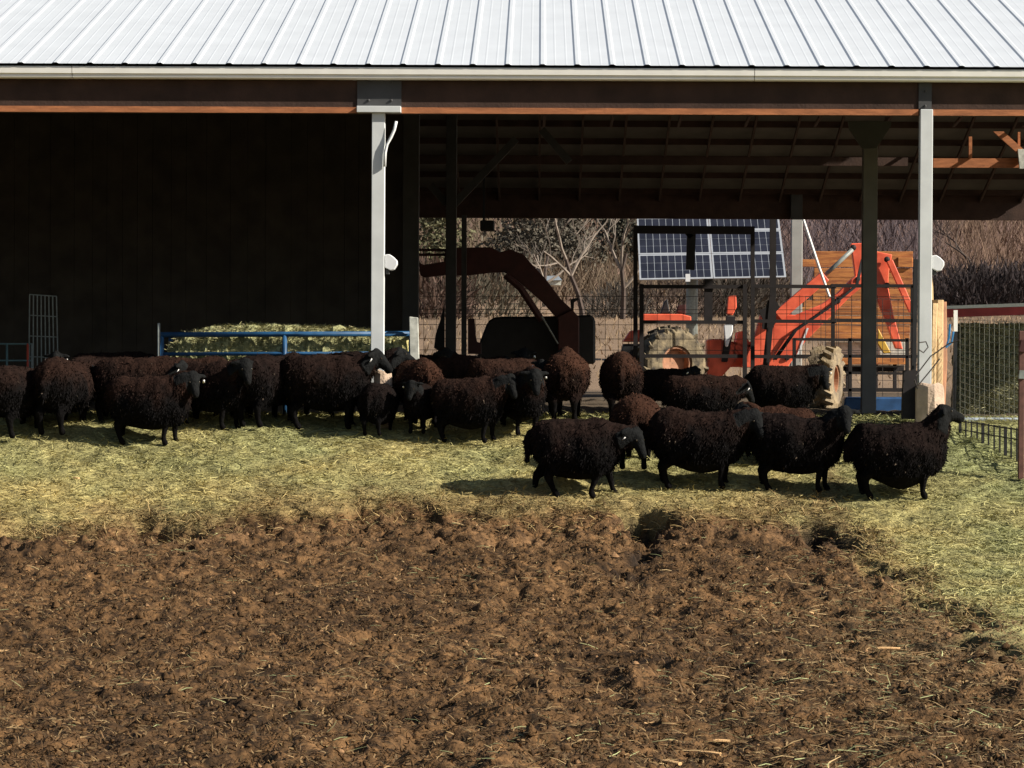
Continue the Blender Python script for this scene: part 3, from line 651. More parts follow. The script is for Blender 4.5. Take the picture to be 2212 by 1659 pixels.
def tyre(c, Ro, Wd, rz_, parent, Ri=None, lugs=18, m=M_tyre):
    Ri = Ri or Ro*.45; b = MB(); n = 40; rot = Matrix.Rotation(rz_, 3, 'Z'); c = Vector(c)
    pr = [(Ri, -.35), (Ri*1.1, -.5), (Ro*.85, -.52), (Ro*.96, -.45), (Ro, -.25), (Ro, .25), (Ro*.96, .45), (Ro*.85, .52), (Ri*1.1, .5), (Ri, .35)]
    vs = []; fs = []
    for k in range(n):
        a = 2*math.pi*k/n
        for r_, w_ in pr: vs.append(c+rot@Vector((r_*math.cos(a), w_*Wd, r_*math.sin(a))))
    m_ = len(pr)
    for k in range(n):
        for j in range(m_): fs.append((k*m_+j, ((k+1) % n)*m_+j, ((k+1) % n)*m_+(j+1) % m_, k*m_+(j+1) % m_))
    b.add(vs, fs)
    for k in range(lugs*2):
        a = 2*math.pi*k/(lugs*2); s = 1 if k % 2 else -1
        p = Vector((Ro*math.cos(a), .02*s, Ro*math.sin(a))); a2 = a+.22; q = Vector((Ro*.97*math.cos(a2), s*.5*Wd, Ro*.97*math.sin(a2)))
        nrm = Vector((math.cos(a), 0, math.sin(a))); b.bar(c+rot@p, c+rot@q, .045, .09, upv=rot@nrm)
    t = b.build('tyre', m, parent)
    rb = MB(); vs = []; fs = []
    pr2 = [(Ri*1.05, -.42), (Ri*.93, -.42), (Ri*.85, -.15), (Ri*.3, -.1), (.01, -.1)]
    for k in range(24):
        a = 2*math.pi*k/24
        for r_, w_ in pr2: vs.append(c+rot@Vector((r_*math.cos(a), w_*Wd, r_*math.sin(a))))
    for k in range(24):
        for j in range(4): fs.append((k*5+j, ((k+1) % 24)*5+j, ((k+1) % 24)*5+j+1, k*5+j+1))
    rb.add(vs, fs).build('rim', M_rim, t)
tc_ = P(*c2(700, 1610), Yt+.1); tyre(tc_, .58, .42, R(28), tr_)
lt = thing('muddy_tyre', (P(1782, 872, 6.2).x, 6.2, 0), 'muddy tan tyre standing alone in the sun in front of the small low gate', 'tyre')
tyre((P(1784, 815, 6.2).x, 6.2, .33), .325, .26, R(70), lt, m=mat('dry_mud', (.27, .205, .12), .95, .5, 8, .6, 30, col2=(.14, .11, .08)))
tprism([(830, 880), (940, 1090), (880, 1100), (825, 1010)], c3, Yt+.02, .1, 'bucket_linkage', M_yel)
# ------------------------------------------------------------------ wooden wagon behind
Yw = 24.5
wg = thing('wooden_wagon', P(1850, 850, Yw+.5), 'wagon with high sides of weathered orange planks behind the digger arm', 'wagon')
rows = [(230, 365, 290, 1125), (372, 455, 290, 1120), (455, 545, 270, 1120), (548, 640, 280, 1120), (645, 700, 200, 1115), (703, 770, 180, 1110), (775, 850, 150, 1105), (855, 920, 200, 1100), (922, 985, 260, 1095)]
for y0_, y1_, x0_, x1_ in rows: tprism([(x0_, y0_), (x1_, y0_+2), (x1_, y1_), (x0_, y1_)], c3, Yw+rng.uniform(-.01, .01), .05, 'plank', M_plank, wg, .004)
tprism([(190, 300), (290, 300), (290, 360), (190, 360)], c3, Yw-.02, .05, 'plank', M_plank, wg, .004)
tprism([(1000, 280), (1120, 280), (1120, 365), (1000, 365)], c3, Yw-.06, .06, 'plank', M_plank, wg, .004)
tprism([(380, 1130), (1060, 1135), (1060, 1190), (380, 1190)], c3, Yw-.1, .9, 'deck', M_plank, wg, .01)
tprism([(380, 1000), (1060, 1000), (1060, 1125), (380, 1125)], c3, Yw+.2, .05, 'panel', M_beige, wg, .004)
for x in (430, 560, 690, 800, 960): tprism([(x, 1190), (x+28, 1190), (x+28, 1480), (x, 1480)], c3, Yw, .1, 'leg', M_black, wg, .004)
tprism([(380, 1195), (1050, 1195), (1050, 1250), (700, 1250), (560, 1262), (380, 1262)], c3, Yw+.15, .06, 'crossbar', M_black, wg, .004)
tprism([(380, 1400), (1050, 1400), (1050, 1425), (380, 1425)], c3, Yw+.15, .06, 'crossbar', M_black, wg, .004)
# blue tarp strip at floor
e = G(1870, 890); q = [P(1825, 858, 5.6), P(1960, 858, 5.6), P(1965, 895, 5.6), P(1822, 895, 5.6)]
o = MB().prism(q, (0, .25, 0)).build('blue_trough', M_tarp, None, bevel=.02); off = (q[2]+q[3])/2; o.data.transform(Matrix.Translation(-off)); o.location = off; tag(o, 'low dark blue trough on the floor behind the grey inner post', 'trough')
# grey rear post with white pole
Yr = 21.6
rp = thing('grey_post', P(1720, 860, Yr), 'sunlit grey post behind the barn beside the solar panels', 'post')
b = MB(); a = P(1709, 470, Yr); c_ = P(1733, 470, Yr); b.box((a.x, Yr-.08, 0), (c_.x, Yr+.08, 3.4)); b.build('shaft', mat('post_sun_grey', (.36, .355, .32), .8, .1, 6), rp, bevel=.01)
wp = thing('white_pole', P(1800, 640, 19.2), 'thin white pole leaning right across the sunlit post and orange planks', 'pole')
MB().tube([P(*c3(190, -60), 19.2), P(*c3(325, 350), 19.2), P(*c3(420, 620), 19.2)], .022, 8).build('shaft', M_gut, wp)
# ------------------------------------------------------------------ solar array
Ys = 46
sa = thing('solar_array', P(1490, 720, Ys+.5), 'tilted blue solar panel array on a steel pole beyond the barn', 'solar panels')
TL, TR, BR, BL = P(*c2(352, -30), Ys+1.9), P(*c2(1745, -30), Ys+1.9), P(*c2(1842, 762), Ys), P(*c2(388, 788), Ys)
def bil(u, v): return (TL.lerp(TR, u)).lerp(BL.lerp(BR, u), v)
nrm = (BL-TL).cross(TR-TL).normalized(); 
if nrm.y > 0: nrm = -nrm
vb = [0, .27, .435, .71, 1.0]; vb = [0, .42, .70, 1.0]; ub = [0, .503, 1.0]
for j in range(3):
    for i in range(2):
        u0_, u1_, v0_, v1_ = ub[i]+.002, ub[i+1]-.002, vb[j]+.002, vb[j+1]-.002
        b = MB(); b.prism([bil(u0_, v0_), bil(u1_, v0_), bil(u1_, v1_), bil(u0_, v1_)], nrm*-.04); md = b.build('solar_module', M_alu, sa)
        b = MB(); nc = 10; nr = 3; fu = (u1_-u0_)*.022; fv = (v1_-v0_)*.05; U0, U1, W0, W1 = u0_+fu, u1_-fu, v0_+fv, v1_-fv
        for a_ in range(nc):
            for r_ in range(nr):
                ga = (U1-U0)/nc*.05; gr = (W1-W0)/nr*.02
                x0_, x1_ = U0+(U1-U0)*a_/nc+ga, U0+(U1-U0)*(a_+1)/nc-ga; y0_, y1_ = W0+(W1-W0)*r_/nr+gr, W0+(W1-W0)*(r_+1)/nr-gr
                b.add([bil(x0_, y0_)+nrm*.006, bil(x1_, y0_)+nrm*.006, bil(x1_, y1_)+nrm*.006, bil(x0_, y1_)+nrm*.006], [(0, 1, 2, 3)])
        b.build('cells', M_cell, md)
pc = P(*c2(912, 700), Ys+1); b = MB(); b.tube([(pc.x, Ys+1.1, float(prof(Ys))), (pc.x, Ys+1.1, pc.z+.5)], .16, 12); b.build('pole', M_galv, sa, smooth=True)
b = MB(); q = poly([(845, 730), (890, 730), (890, 805), (845, 805)], c2, Ys-.2); b.prism(q, (0, .15, 0)); b.build('junction_box', M_white, sa)
# ------------------------------------------------------------------ right hand side: posts, mesh, bales
e = thing('pale_timber_post', P(2022, 890, .6), 'pale split timber posts bundled behind the right barn post', 'timber post')
for i, (x, y0_, w_) in enumerate(((2014, 655, .05), (2024, 648, .06), (2034, 652, .045), (2008, 600, .03))):
    a = P(x, y0_, .5+i*.06); MB().tube([a, Vector((a.x+.01*i-.01, a.y, a.z*.5)), Vector((a.x-.01, a.y, 0))], w_, 8).build('stake', M_lite if i != 2 else M_rim, e)
for i, (x0_, x1_, lab) in enumerate(((1978, 1972, 'thin dark stake leaning on the left side of the right barn post'),)):
    e = thing('fence_stake', P(x1_, 905, -.15), lab, 'stake'); MB().bar(P(x0_, 560, -.12), P(x1_, 905, -.12), .035, .035).build('shaft', M_iron, e)
    MB().bar(P(1966, 800, -.10), P(1962, 905, -.10), .12, .08).build('sleeve', M_black, e)
e = thing('loose_wire', P(1990, 850, -.25), 'dark loops of loose wire twisted round the right barn post', 'wire')
for pts in ([(1986, 740), (2000, 738), (2005, 750), (1995, 762), (1986, 756)], [(1978, 812), (2010, 770), (2050, 742), (2072, 735)], [(1984, 832), (2012, 798), (2030, 775)], [(1990, 860), (2004, 878), (2008, 900)], [(1975, 820), (1985, 850), (2000, 862), (2012, 848), (2006, 838)]):
    MB().tube([P(x, y, -.26+.03*math.sin(i)) for i, (x, y) in enumerate(pts)], .006, 5).build('strand', M_wire, e)
MB().tube([P(x, y, -.2) for x, y in ((2052, 700), (2050, 728), (2044, 752), (2056, 740), (2060, 716))], .010, 5).build('twine', mat('blue_twine', (.04, .22, .45), .7, .2, 20), e)
tpst = thing('steel_t_post', P(2063, 900, .2), 'green steel fence post with white top right of the barn post', 'fence post')
MB().bar(P(2064, 716, .2), P(2060, 905, .2), .032, .03).build('shaft', M_iron, tpst); MB().bar(P(2064, 670, .2), P(2064, 716, .2), .033, .031).build('white_tip', M_gut, tpst)
e = thing('red_beam', P(2130, 690, 3.0), 'long beam with a red face and white top over the hay stack', 'beam')
MB().prism([P(2040, 668, 3.0), P(2260, 661, 3.0), P(2260, 678, 3.0), P(2040, 686, 3.0)], (0, .08, 0)).build('face', mat('red_board', (.36, .045, .05), .6, .3, 6), e)
MB().prism([P(2036, 661, 2.98), P(2260, 653, 2.98), P(2260, 660.5, 2.98), P(2036, 667.5, 2.98)], (0, .14, 0)).build('cap', M_white, e)
k = 0
for row, (y0_, y1_) in enumerate(((838, 905), (768, 838), (700, 768))):
    for i in range(2):
        x0_ = (2072, 2150)[i]+row*3; bale(x0_, x0_+74+(i*10), y0_, y1_, 3.3+row*.03, .5, ['bottom left', 'bottom right', 'middle left', 'middle right', 'top left', 'top right'][row*2+i]+' green hay bale in the stack under the red beam', M_baleg, seed=k, group='hay bales stacked at the right'); k += 1
for o_ in [o for o in COL.objects if o.name.startswith('hay_bale') and 'green' in o['label']]:
    bb = [Vector(v.co) for v in o_.data.vertices]; a0 = Vector((min(v.x for v in bb), min(v.y for v in bb), min(v.z for v in bb))); a1 = Vector((max(v.x for v in bb), 0, max(v.z for v in bb)))
    n = 900; xs = rng.uniform(a0.x, a1.x, n)+o_.location.x; zs = rng.uniform(a0.z, a1.z, n)+o_.location.z-.03; ys = np.full(n, a0.y+o_.location.y)
    q_ = strands('strands', xs, ys, rng.uniform(.03, .1, n), rng.uniform(.004, .009, n), np.array([.40, .38, .22])*rng.uniform(.25, 1.4, n)[:, None], .5, '', base=zs); q_.data.transform(Matrix.Translation(-o_.location)); q_.parent = o_
mesh_panel('mesh_fence', (P(2074, 690, .5), P(2290, 700, -.3), P(2290, 1010, -.3), P(2074, 905, .5)), 20, 16, .0024, mat('bright_wire', (.22, .22, .18), .5, .2, 20), 'large wire mesh panel in front of the hay stack at the right', group=None)
mesh_panel('netting_fence', (P(2120, 955, -.5), P(2290, 1000, -1.2), P(2290, 1050, -1.2), P(2120, 985, -.5)), 16, 3, .004, mat('straw_wire', (.35, .30, .12), .7, .2, 20), 'low strip of straw coloured netting at the foot of the black picket fence')
# pale sheet
e = [P(2078, 915, .1), P(2300, 925, -.1)]
o = MB().prism([P(2078, 905, .45), P(2300, 905, .45), P(2300, 958, -.35), P(2078, 952, -.35)], (0, 0, .012)).build('pale_sheet', M_tarpl, None)
off = P(2150, 930, 0); o.data.transform(Matrix.Translation(-off)); o.location = off; tag(o, 'pale blue sheet lying on the ground behind the black pickets', 'sheet')
pf = thing('picket_fence', P(2140, 1000, -.7), 'low black picket fence slanting down at the right edge', 'fence')
tops = [(2074, 908, .1), (2300, 945, -1.3)]; 
for i in range(17):
    t = i/16; x = 2074+(2270-2074)*t; y0_ = 906+30*t; y1_ = 958+85*t; Yk = -.3-1.2*t
    MB().bar(P(x, y0_, Yk), P(x, y1_, Yk), .013 if i % 4 else .026, .012).build('picket', M_iron, pf)
for dy_ in (3, 22): MB().tube([P(2074, 906+dy_, -.3), P(2270, 936+dy_*1.2, -1.5)], .006, 5).build('rail', M_iron, pf)
rp2 = thing('rusty_post', P(2206, 1026, -1.55), 'rusty brown steel post at the right edge with the netting', 'fence post')
MB().bar(P(2207, 715, -1.55), P(2205, 1035, -1.55), .045, .04).build('shaft', M_rust, rp2, bevel=.004)
MB().bar(P(2212, 735, -1.56), P(2207, 760, -1.56), .05, .05).build('bracket', M_reddk, rp2); MB().bar(P(2208, 800, -1.56), P(2207, 818, -1.56), .05, .05).build('bracket', M_galv, rp2)
# thin wire grid above the gates at right
mesh_panel('wire_screen', (P(1740, 640, 7.2), P(2040, 650, 7.2), P(2040, 880, 7.2), P(1740, 880, 7.2)), 9, 8, .004, M_wire, 'faint square wire panel in front of the red digger arm')
# ------------------------------------------------------------------ background
M_brushc = attrmat('brush_twigs', .95, bump=0)
def brush(name, N, xr, yr, Lr, Wr, colf, label, seed=1, lean=.6):
    X = rng.uniform(*xr, N); Y = rng.uniform(*yr, N); k = rng.random(N) < .25+1.1*fbm(X*.09, Y*.05, 4, seed); X = X[k]; Y = Y[k]; N = len(X)
    Z = height(X, Y)-.1; L = rng.uniform(*Lr, N); Wd = rng.uniform(*Wr, N)
    dx = rng.normal(0, lean, N); d = np.stack([dx, rng.normal(0, lean, N), np.ones(N)], 1); d /= np.linalg.norm(d, axis=1)[:, None]
    c = np.stack([X, Y, Z+rng.uniform(0, 1.2, N)*L*.5], 1); s = np.zeros((N, 3)); s[:, 0] = Wd/2
    bend = np.stack([rng.normal(0, .12, N), rng.normal(0, .1, N), np.zeros(N)], 1)*L[:, None]
    p1 = c+d*(L*.5)[:, None]+bend*.4; p2 = c+d*L[:, None]
    v = np.stack([c-s, c+s, p1+s*.7, p1-s*.7, p2+s*.2, p2-s*.2], 1).reshape(-1, 3); i = np.arange(N)*6
    q = np.concatenate([np.stack([i, i+1, i+2, i+3], 1), np.stack([i+3, i+2, i+4, i+5], 1)])
    me = npmesh(name, v, q, M_brushc, np.repeat(colf(X, Y, N), 6, axis=0)); o = bpy.data.objects.new(name, me); link(o); tag(o, label, 'brush', kind='stuff'); return o
def bc(X, Y, N):
    t = fbm(X*.07, Y*.05, 4, 77)[:, None]; px = (X*F/(Y+D))
    pur = sstep(150, 260, px)*sstep(420, 380, px); 
    c = np.array([.20, .115, .085])*(1-t)+np.array([.14, .12, .075])*t
    c = c*(1-pur[:, None]*.75)+np.array([.085, .07, .085])*pur[:, None]*.75
    return c*rng.uniform(.5, 1.45, N)[:, None]
brush('hillside_brush', 90000, (-45, 60), (118, 200), (.7, 2.2), (.03, .09), bc, 'brown leafless brush covering the hillside behind the barn', 3)
brush('field_grass', 30000, (-30, 45), (30, 115), (.1, .3), (.02, .06), lambda X, Y, N: np.array([.38, .27, .17])*rng.uniform(.4, 1.2, N)[:, None], 'dry tan grass in the field beyond the tractor', 4, .5)
def bush(xd_, yd_, Y, w_, h_, col, label, N=900, seed=0, cat='shrub', group='dark leafless shrubs beyond the field'):
    base = P(xd_, yd_, Y); base.z = float(height(np.array([base.x]), np.array([Y]))[0])-.1
    r_ = np.random.default_rng(seed); a = r_.uniform(0, 2*np.pi, N); rr = r_.random(N)**.5
    cx = np.cos(a)*rr*w_/2; cy = np.sin(a)*rr*w_/2; cz = r_.random(N)*h_*(1-.5*rr**2); L = r_.uniform(.25, .8, N)*h_*.4
    d = np.stack([cx/w_*1.4+r_.normal(0, .4, N), cy/w_+r_.normal(0, .4, N), .4+r_.random(N)], 1); d /= np.linalg.norm(d, axis=1)[:, None]
    c = np.stack([cx, cy, cz], 1); s = np.stack([r_.normal(1, .3, N), np.zeros(N), r_.normal(0, .5, N)], 1)*r_.uniform(.012, .035, N)[:, None]*h_/2
    p1 = c+d*(L*.5)[:, None]+r_.normal(0, .05, (N, 3))*h_*.3; p2 = c+d*L[:, None]
    v = np.stack([c-s, c+s, p1+s*.7, p1-s*.7, p2+s*.2, p2-s*.2], 1).reshape(-1, 3); i = np.arange(N)*6
    q = np.concatenate([np.stack([i, i+1, i+2, i+3], 1), np.stack([i+3, i+2, i+4, i+5], 1)])
    me = npmesh('branches', v, q, M_brushc, np.repeat(np.array(col)*r_.uniform(.4, 1.6, N)[:, None], 6, axis=0))
    e = thing('shrub', base, label, cat, group); o = bpy.data.objects.new('branches', me); link(o); o.parent = e; return e
sl_ = ['first dark shrub in the row right of the white fixture', 'second dark shrub in the row at the right', 'third dark shrub in the row at the right', 'dark shrub last in the row at the right edge']
for i, xd_ in enumerate((2062, 2110, 2155, 2200)): bush(xd_, 655, 100, 3.4, 2.5, (.045, .035, .035), sl_[i], 1200, 10+i)
for i, (xd_, yy, w_, h_, c_, lab) in enumerate(((925, 665, 4, 2.6, (.10, .065, .05), 'brown shrub between the barn wall and the thick dark post'), (1035, 660, 5, 2.2, (.10, .085, .06), 'grey brown shrub under the digger arm'), (1330, 668, 3, 1.6, (.07, .06, .05), 'dark shrub at the foot of the pale trees'), (1440, 650, 5, 1.9, (.07, .05, .04), 'dark tangled shrub below the left solar panels'), (1570, 650, 4, 2.6, (.06, .05, .04), 'dark tangled shrub below the right solar panels'), (1660, 650, 4, 2.2, (.08, .06, .045), 'tangled shrub left of the sunlit grey post'))):
    bush(xd_, yy, 86+i*2, w_, h_, c_, lab, 1100, 30+i)
def evergreen(xd_, yd0, yd1, Y, w_, label, seed, col=(.085, .075, .058)):
    top = P(xd_, yd0, Y).z; bx = P(xd_, yd1, Y); z0 = float(height(np.array([bx.x]), np.array([Y]))[0]); e = thing('evergreen_tree', (bx.x, Y, z0-.2), label, 'tree', 'olive evergreens on the hillside'); H = top-z0
    r_ = np.random.default_rng(seed); b = MB(); b.tube([(bx.x, Y, z0-.2), (bx.x+.1, Y, z0+H*.9)], .16, 7, .03); b.build('trunk', M_bark, e)
    N = 5200; nc = 46; ca = r_.uniform(0, 2*np.pi, nc); ch_ = r_.uniform(.12, 1, nc); cr = (1-ch_*.75)*r_.uniform(.25, 1, nc)*w_/2
    ci = r_.integers(0, nc, N); sp = w_*.13
    c = np.stack([np.cos(ca[ci])*cr[ci]+r_.normal(0, sp, N), np.sin(ca[ci])*cr[ci]+r_.normal(0, sp, N), ch_[ci]*H+r_.normal(0, sp*.7, N)], 1)
    s1 = r_.normal(0, .07, (N, 3)); s2 = r_.normal(0, .07, (N, 3)); v = np.stack([c-s1, c+s2, c+s1, c-s2], 1).reshape(-1, 3); q = np.arange(N*4).reshape(-1, 4)
    me = npmesh('crown', v, q, M_brushc, np.repeat(np.array(col)*r_.uniform(.4, 1.7, N)[:, None], 4, axis=0)); o = bpy.data.objects.new('crown', me); link(o); o.parent = e
    e.location.z = z0-.2
evergreen(1130, 420, 640, 124, 6.5, 'broad olive evergreen above the bend of the digger arm', 51)
evergreen(1215, 440, 640, 132, 5.5, 'olive evergreen behind the leftmost pale tree', 52)
evergreen(940, 400, 560, 122, 4.5, 'olive evergreen seen at the left end of the rear opening', 53, (.105, .10, .055))
evergreen(1350, 430, 560, 138, 5.5, 'grey green evergreen just left of the solar panels', 54, (.095, .09, .068))
def bare_tree(xd_, yd_, Y, H, label, seed, pale=True, lean=0):
    base = P(xd_, yd_, Y); base.z = float(height(np.array([base.x]), np.array([Y]))[0])-.2
    rnd = random.Random(seed); e = thing('bare_tree', base, label, 'tree', 'pale bare trees between barn and hillside'); tb = MB(); lb = MB()
    def grow(p, d, L, r_, dep):
        n = 4; pts = [p]; dd = d.copy()
        for i in range(n):
            dd = (dd+Vector((rnd.gauss(0, .16), rnd.gauss(0, .12), rnd.gauss(.02, .08)))).normalized(); pts.append(pts[-1]+dd*L/n)
        (tb if dep == 0 else lb).tube(pts, r_, 6 if dep < 2 else 4, r_*.55)
        if dep < 4:
            for k in range(rnd.choice((2, 3)) if dep else 3):
                q = pts[rnd.randint(2, 4)]; ax = Vector((rnd.gauss(0, 1), rnd.gauss(0, .6), rnd.gauss(0, .3))); nd = (dd+ax.normalized()*rnd.uniform(.45, .95)).normalized()
                grow(q, nd, L*rnd.uniform(.55, .8), max(r_*.55, .012), dep+1)
    grow(base, Vector((lean, 0, 1)).normalized(), H*.36, .13, 0)
    tb.build('trunk', M_bark if pale else M_bark, e); lb.build('branches', M_barkp if pale else M_bark, e)
bare_tree(1262, 668, 84, 8, 'forked tree with pale upper limbs right of the digger arm', 61, True, .05)
bare_tree(1345, 668, 88, 8.5, 'slender pale tree just left of the solar panels', 62, True, -.06)
bare_tree(1175, 640, 108, 8, 'pale branched tree above the bend of the digger arm', 63, True, .2)
bare_tree(2120, 650, 128, 8, 'dark bare tree on the hillside at the far right', 65, False, 0)
# far shed with pale blue roof
e = thing('far_shed', P(1180, 610, 112), 'tiny far shed with a pale blue roof above the digger arm', 'shed')
q = poly([(1380, 735), (1430, 750), (1560, 745), (1600, 790), (1440, 795)], c1, 112); MB().prism(q, (0, 3, 0)).build('roof', M_tarpl, e)
q = poly([(1420, 797), (1590, 792), (1590, 840), (1420, 840)], c1, 112.2); MB().prism(q, (0, 2.5, 0)).build('wall', M_beige, e)
# ------------------------------------------------------------------ sheep
M_fl = attrmat('fleece', 1.0, bump=.6, bscale=45, vscale=16, spec=.05)
def make_sheep(idx, xc, top, feet, Yv, heading, ny=0, npit=35, hy=0, hp=-25, stride=0, tone=0, fat=1, label='', tags=(1, 1), look=0):
    r_ = np.random.default_rng(100+idx)
    if feet is not None: p = G(xc, feet+3); Yb = p.y
    else: Yb = Yv; p = P(xc, 800, Yb)
    z0 = float(prof(Yb))+.015; s = (P(xc, top, Yb).z-z0)/.63; s = max(.68, min(1.12, s))
    e = empty('sheep', (p.x, Yb, z0), label, 'sheep', 'dark woolly sheep of the flock'); e.rotation_euler.z = R(heading); e.scale = (s*.86, s*.95, s)
    b = MB()
    def sweep(pts, step=.35):
        for (p0, r0_), (p1, r1_) in zip(pts[:-1], pts[1:]):
            p0 = Vector(p0); p1 = Vector(p1); L = (p1-p0).length; n = max(2, int(L/(min(r0_, r1_)*.5))+1)
            for i in range(n+1):
                t = i/n; b.ball(p0.lerp(p1, t), r0_+(r1_-r0_)*t, 10, 8)
    # trunk
    bx_ = [-.38, -.34, -.28, -.2, -.08, .05, .16, .25, .33, .37]; bw_ = [.13, .180, .208, .222, .240, .242, .225, .20, .155, .11]; bh_ = [.155, .200, .222, .230, .236, .238, .236, .225, .200, .165]; bc_ = [.435, .425, .412, .404, .396, .392, .396, .404, .415, .425]
    ln = 1+.05*math.sin(idx*3.7); bl = .045 if 'rightmost sheep' in label else .02*math.sin(idx*5.1); hp_ = .012*math.sin(idx*1.9)
    for x in np.linspace(-.38, .37, 34):
        sag = bl*math.exp(-((x-.02)/.2)**2); b.ball((x*ln, 0, float(np.interp(x, bx_, bc_))-sag+hp_*math.exp(-((x+.25)/.12)**2)), (.075, float(np.interp(x, bx_, bw_))*fat, float(np.interp(x, bx_, bh_))+sag*.8), 20, 14)
    # neck, head
    nyr, npr, hyr, hpr = R(ny), R(npit), R(hy), R(hp)
    N0 = Vector((.28, 0, .47)); nd = Vector((math.cos(npr)*math.cos(nyr), math.cos(npr)*math.sin(nyr), math.sin(npr))); N1 = N0+nd*.25
    hd = Vector((math.cos(hpr)*math.cos(hyr), math.cos(hpr)*math.sin(hyr), math.sin(hpr))); side = Vector((-math.sin(hyr), math.cos(hyr), 0)); hu = hd.cross(side)*-1
    if hu.z < 0: hu = -hu
    sweep([(N0+Vector((-.03, 0, -.03)), .175), (N0.lerp(N1, .45), .135), (N1-nd*.02, .092), (N1, .078)])
    H0 = N1-hd*.01+hu*.015
    for t, r1_ in ((0, .068), (.03, .070), (.055, .067), (.08, .060), (.105, .053), (.13, .048), (.155, .044), (.175, .041), (.192, .034)):
        b.ball(H0+hd*t-hu*(t*.12), r1_, 12, 9)
    b.ball(H0+hd*.175-hu*.045, .028, 8, 6); b.ball(H0+hd*.03-hu*.04, .06, 10, 8)     # chin
    for sd in (-1, 1):
        r_e = H0+side*sd*.055+hu*.02-hd*.005
        for t in range(8):
            q = r_e+side*sd*(.0+.014*t)-hu*(.006*t)-hd*(.003*t); b.ball(q, .010+.013*math.sin(math.pi*(t+.8)/8.6), 8, 6)
    # legs
    st = stride
    for sd in (-1, 1):
        o1 = st*sd; y = .095*sd
        sweep([((.22, y, .34), .075), ((.235+o1*.35, y, .235), .052), ((.235+o1*.6, y*.95, .165), .034), ((.225+o1*.95, y*.95, .07), .024), ((.235+o1*1.05, y*.95, .038), .028), ((.25+o1*1.05, y*.95, .022), .031)])
        o2 = -st*sd; y = .105*sd
        sweep([((-.25, y, .36), .11), ((-.24+o2*.3, y, .27), .075), ((-.335+o2*.6, y*.95, .175), .040), ((-.315+o2*.95, y*.95, .07), .026), ((-.30+o2*1.0, y*.95, .038), .029), ((-.285+o2*1.0, y*.95, .022), .032)])
    sweep([((-.42, 0, .50), .04), ((-.47, 0, .42), .042), ((-.475, 0, .32), .03)])
    me = bpy.data.meshes.new('tmp'); me.from_pydata(b.v, [], b.f); o = bpy.data.objects.new('tmp', me); link(o)
    m1 = o.modifiers.new('r', 'REMESH'); m1.mode = 'VOXEL'; m1.voxel_size = .0115; m2 = o.modifiers.new('s', 'SMOOTH'); m2.iterations = 4; m2.factor = .5
    bpy.context.view_layer.update()
    dg_ = bpy.context.evaluated_depsgraph_get(); me2 = bpy.data.meshes.new_from_object(o.evaluated_get(dg_)); bpy.data.objects.remove(o); bpy.data.meshes.remove(me)
    nv = len(me2.vertices); co = np.empty(nv*3, np.float32); me2.vertices.foreach_get('co', co); co = co.reshape(-1, 3)
    no = np.empty(nv*3, np.float32); me2.vertices.foreach_get('normal', no); no = no.reshape(-1, 3)
    # fleece weight
    h0 = np.array(H0); hda = np.array(hd); rel = co-h0; t = rel@hda; dist = np.linalg.norm(rel-np.outer(t, hda), axis=1)
    head = ((dist < .09+.0*t) & (t > -.035) & (t < .28)) | ((np.abs(rel@np.array(side)) > .07) & (np.abs(rel@np.array(side)) < .2) & (np.linalg.norm(rel, axis=1) < .2) & (co[:, 0]*0+np.abs(t) < .06))
    fw_ = np.where(head, 0, 1.)*sstep(.14, .22, co[:, 2])
    sd_ = idx*13.1
    wx_, wy_, wz_ = co[:, 0], co[:, 1], co[:, 2]
    n3 = lambda f, k: (fbm(wx_*f+sd_, wz_*f*.8, 2, idx+k)*np.abs(no[:, 1])+fbm(wx_*f+sd_, wy_*f, 2, idx+k+1)*np.abs(no[:, 2])+fbm(wy_*f+sd_, wz_*f*.8, 2, idx+k+2)*np.abs(no[:, 0]))/np.abs(no).sum(1)-.5
    co = co+no*((n3(4.5, 1)*.075+n3(15, 5)*.022+n3(40, 9)*.014)*fw_)[:, None]
    me2.vertices.foreach_set('co', co.astype(np.float32).ravel())
    # gather polys -> combine with wool locks
    npoly = len(me2.polygons); lt = np.empty(npoly, np.int32); me2.polygons.foreach_get('loop_total', lt); li = np.empty(len(me2.loops), np.int32); me2.loops.foreach_get('vertex_index', li)
    ls = np.empty(npoly, np.int32); me2.polygons.foreach_get('loop_start', ls)
    quads = np.stack([li[ls], li[ls+1], li[ls+2], li[ls+np.where(lt > 3, 3, 2)]], 1); quads = quads[lt == 4]
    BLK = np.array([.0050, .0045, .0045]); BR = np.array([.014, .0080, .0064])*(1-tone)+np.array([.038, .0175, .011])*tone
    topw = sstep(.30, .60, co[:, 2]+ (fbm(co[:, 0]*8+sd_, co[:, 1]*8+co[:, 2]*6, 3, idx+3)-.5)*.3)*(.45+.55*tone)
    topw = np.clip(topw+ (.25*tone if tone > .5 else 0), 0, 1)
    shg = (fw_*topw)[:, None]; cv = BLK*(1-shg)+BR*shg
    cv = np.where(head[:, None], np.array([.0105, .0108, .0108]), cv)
    idxs = np.nonzero(fw_ > .8)[0]; NL = 6000; pk = r_.choice(idxs, NL)
    bp_ = co[pk]; nn_ = no[pk]; dwn = np.array([-.15, 0, -1.0]); d = nn_*r_.uniform(.1, .55, NL)[:, None]+dwn*r_.uniform(.5, 1.1, NL)[:, None]+r_.normal(0, .3, (NL, 3)); d /= np.linalg.norm(d, axis=1)[:, None]
    L = r_.uniform(.012, .034, NL)*np.where(r_.random(NL) < .06, 1.9, 1); sdv = np.cross(d, nn_+r_.normal(0, .3, (NL, 3))); sdv /= np.linalg.norm(sdv, axis=1)[:, None]+1e-6; W = r_.uniform(.003, .007, NL)
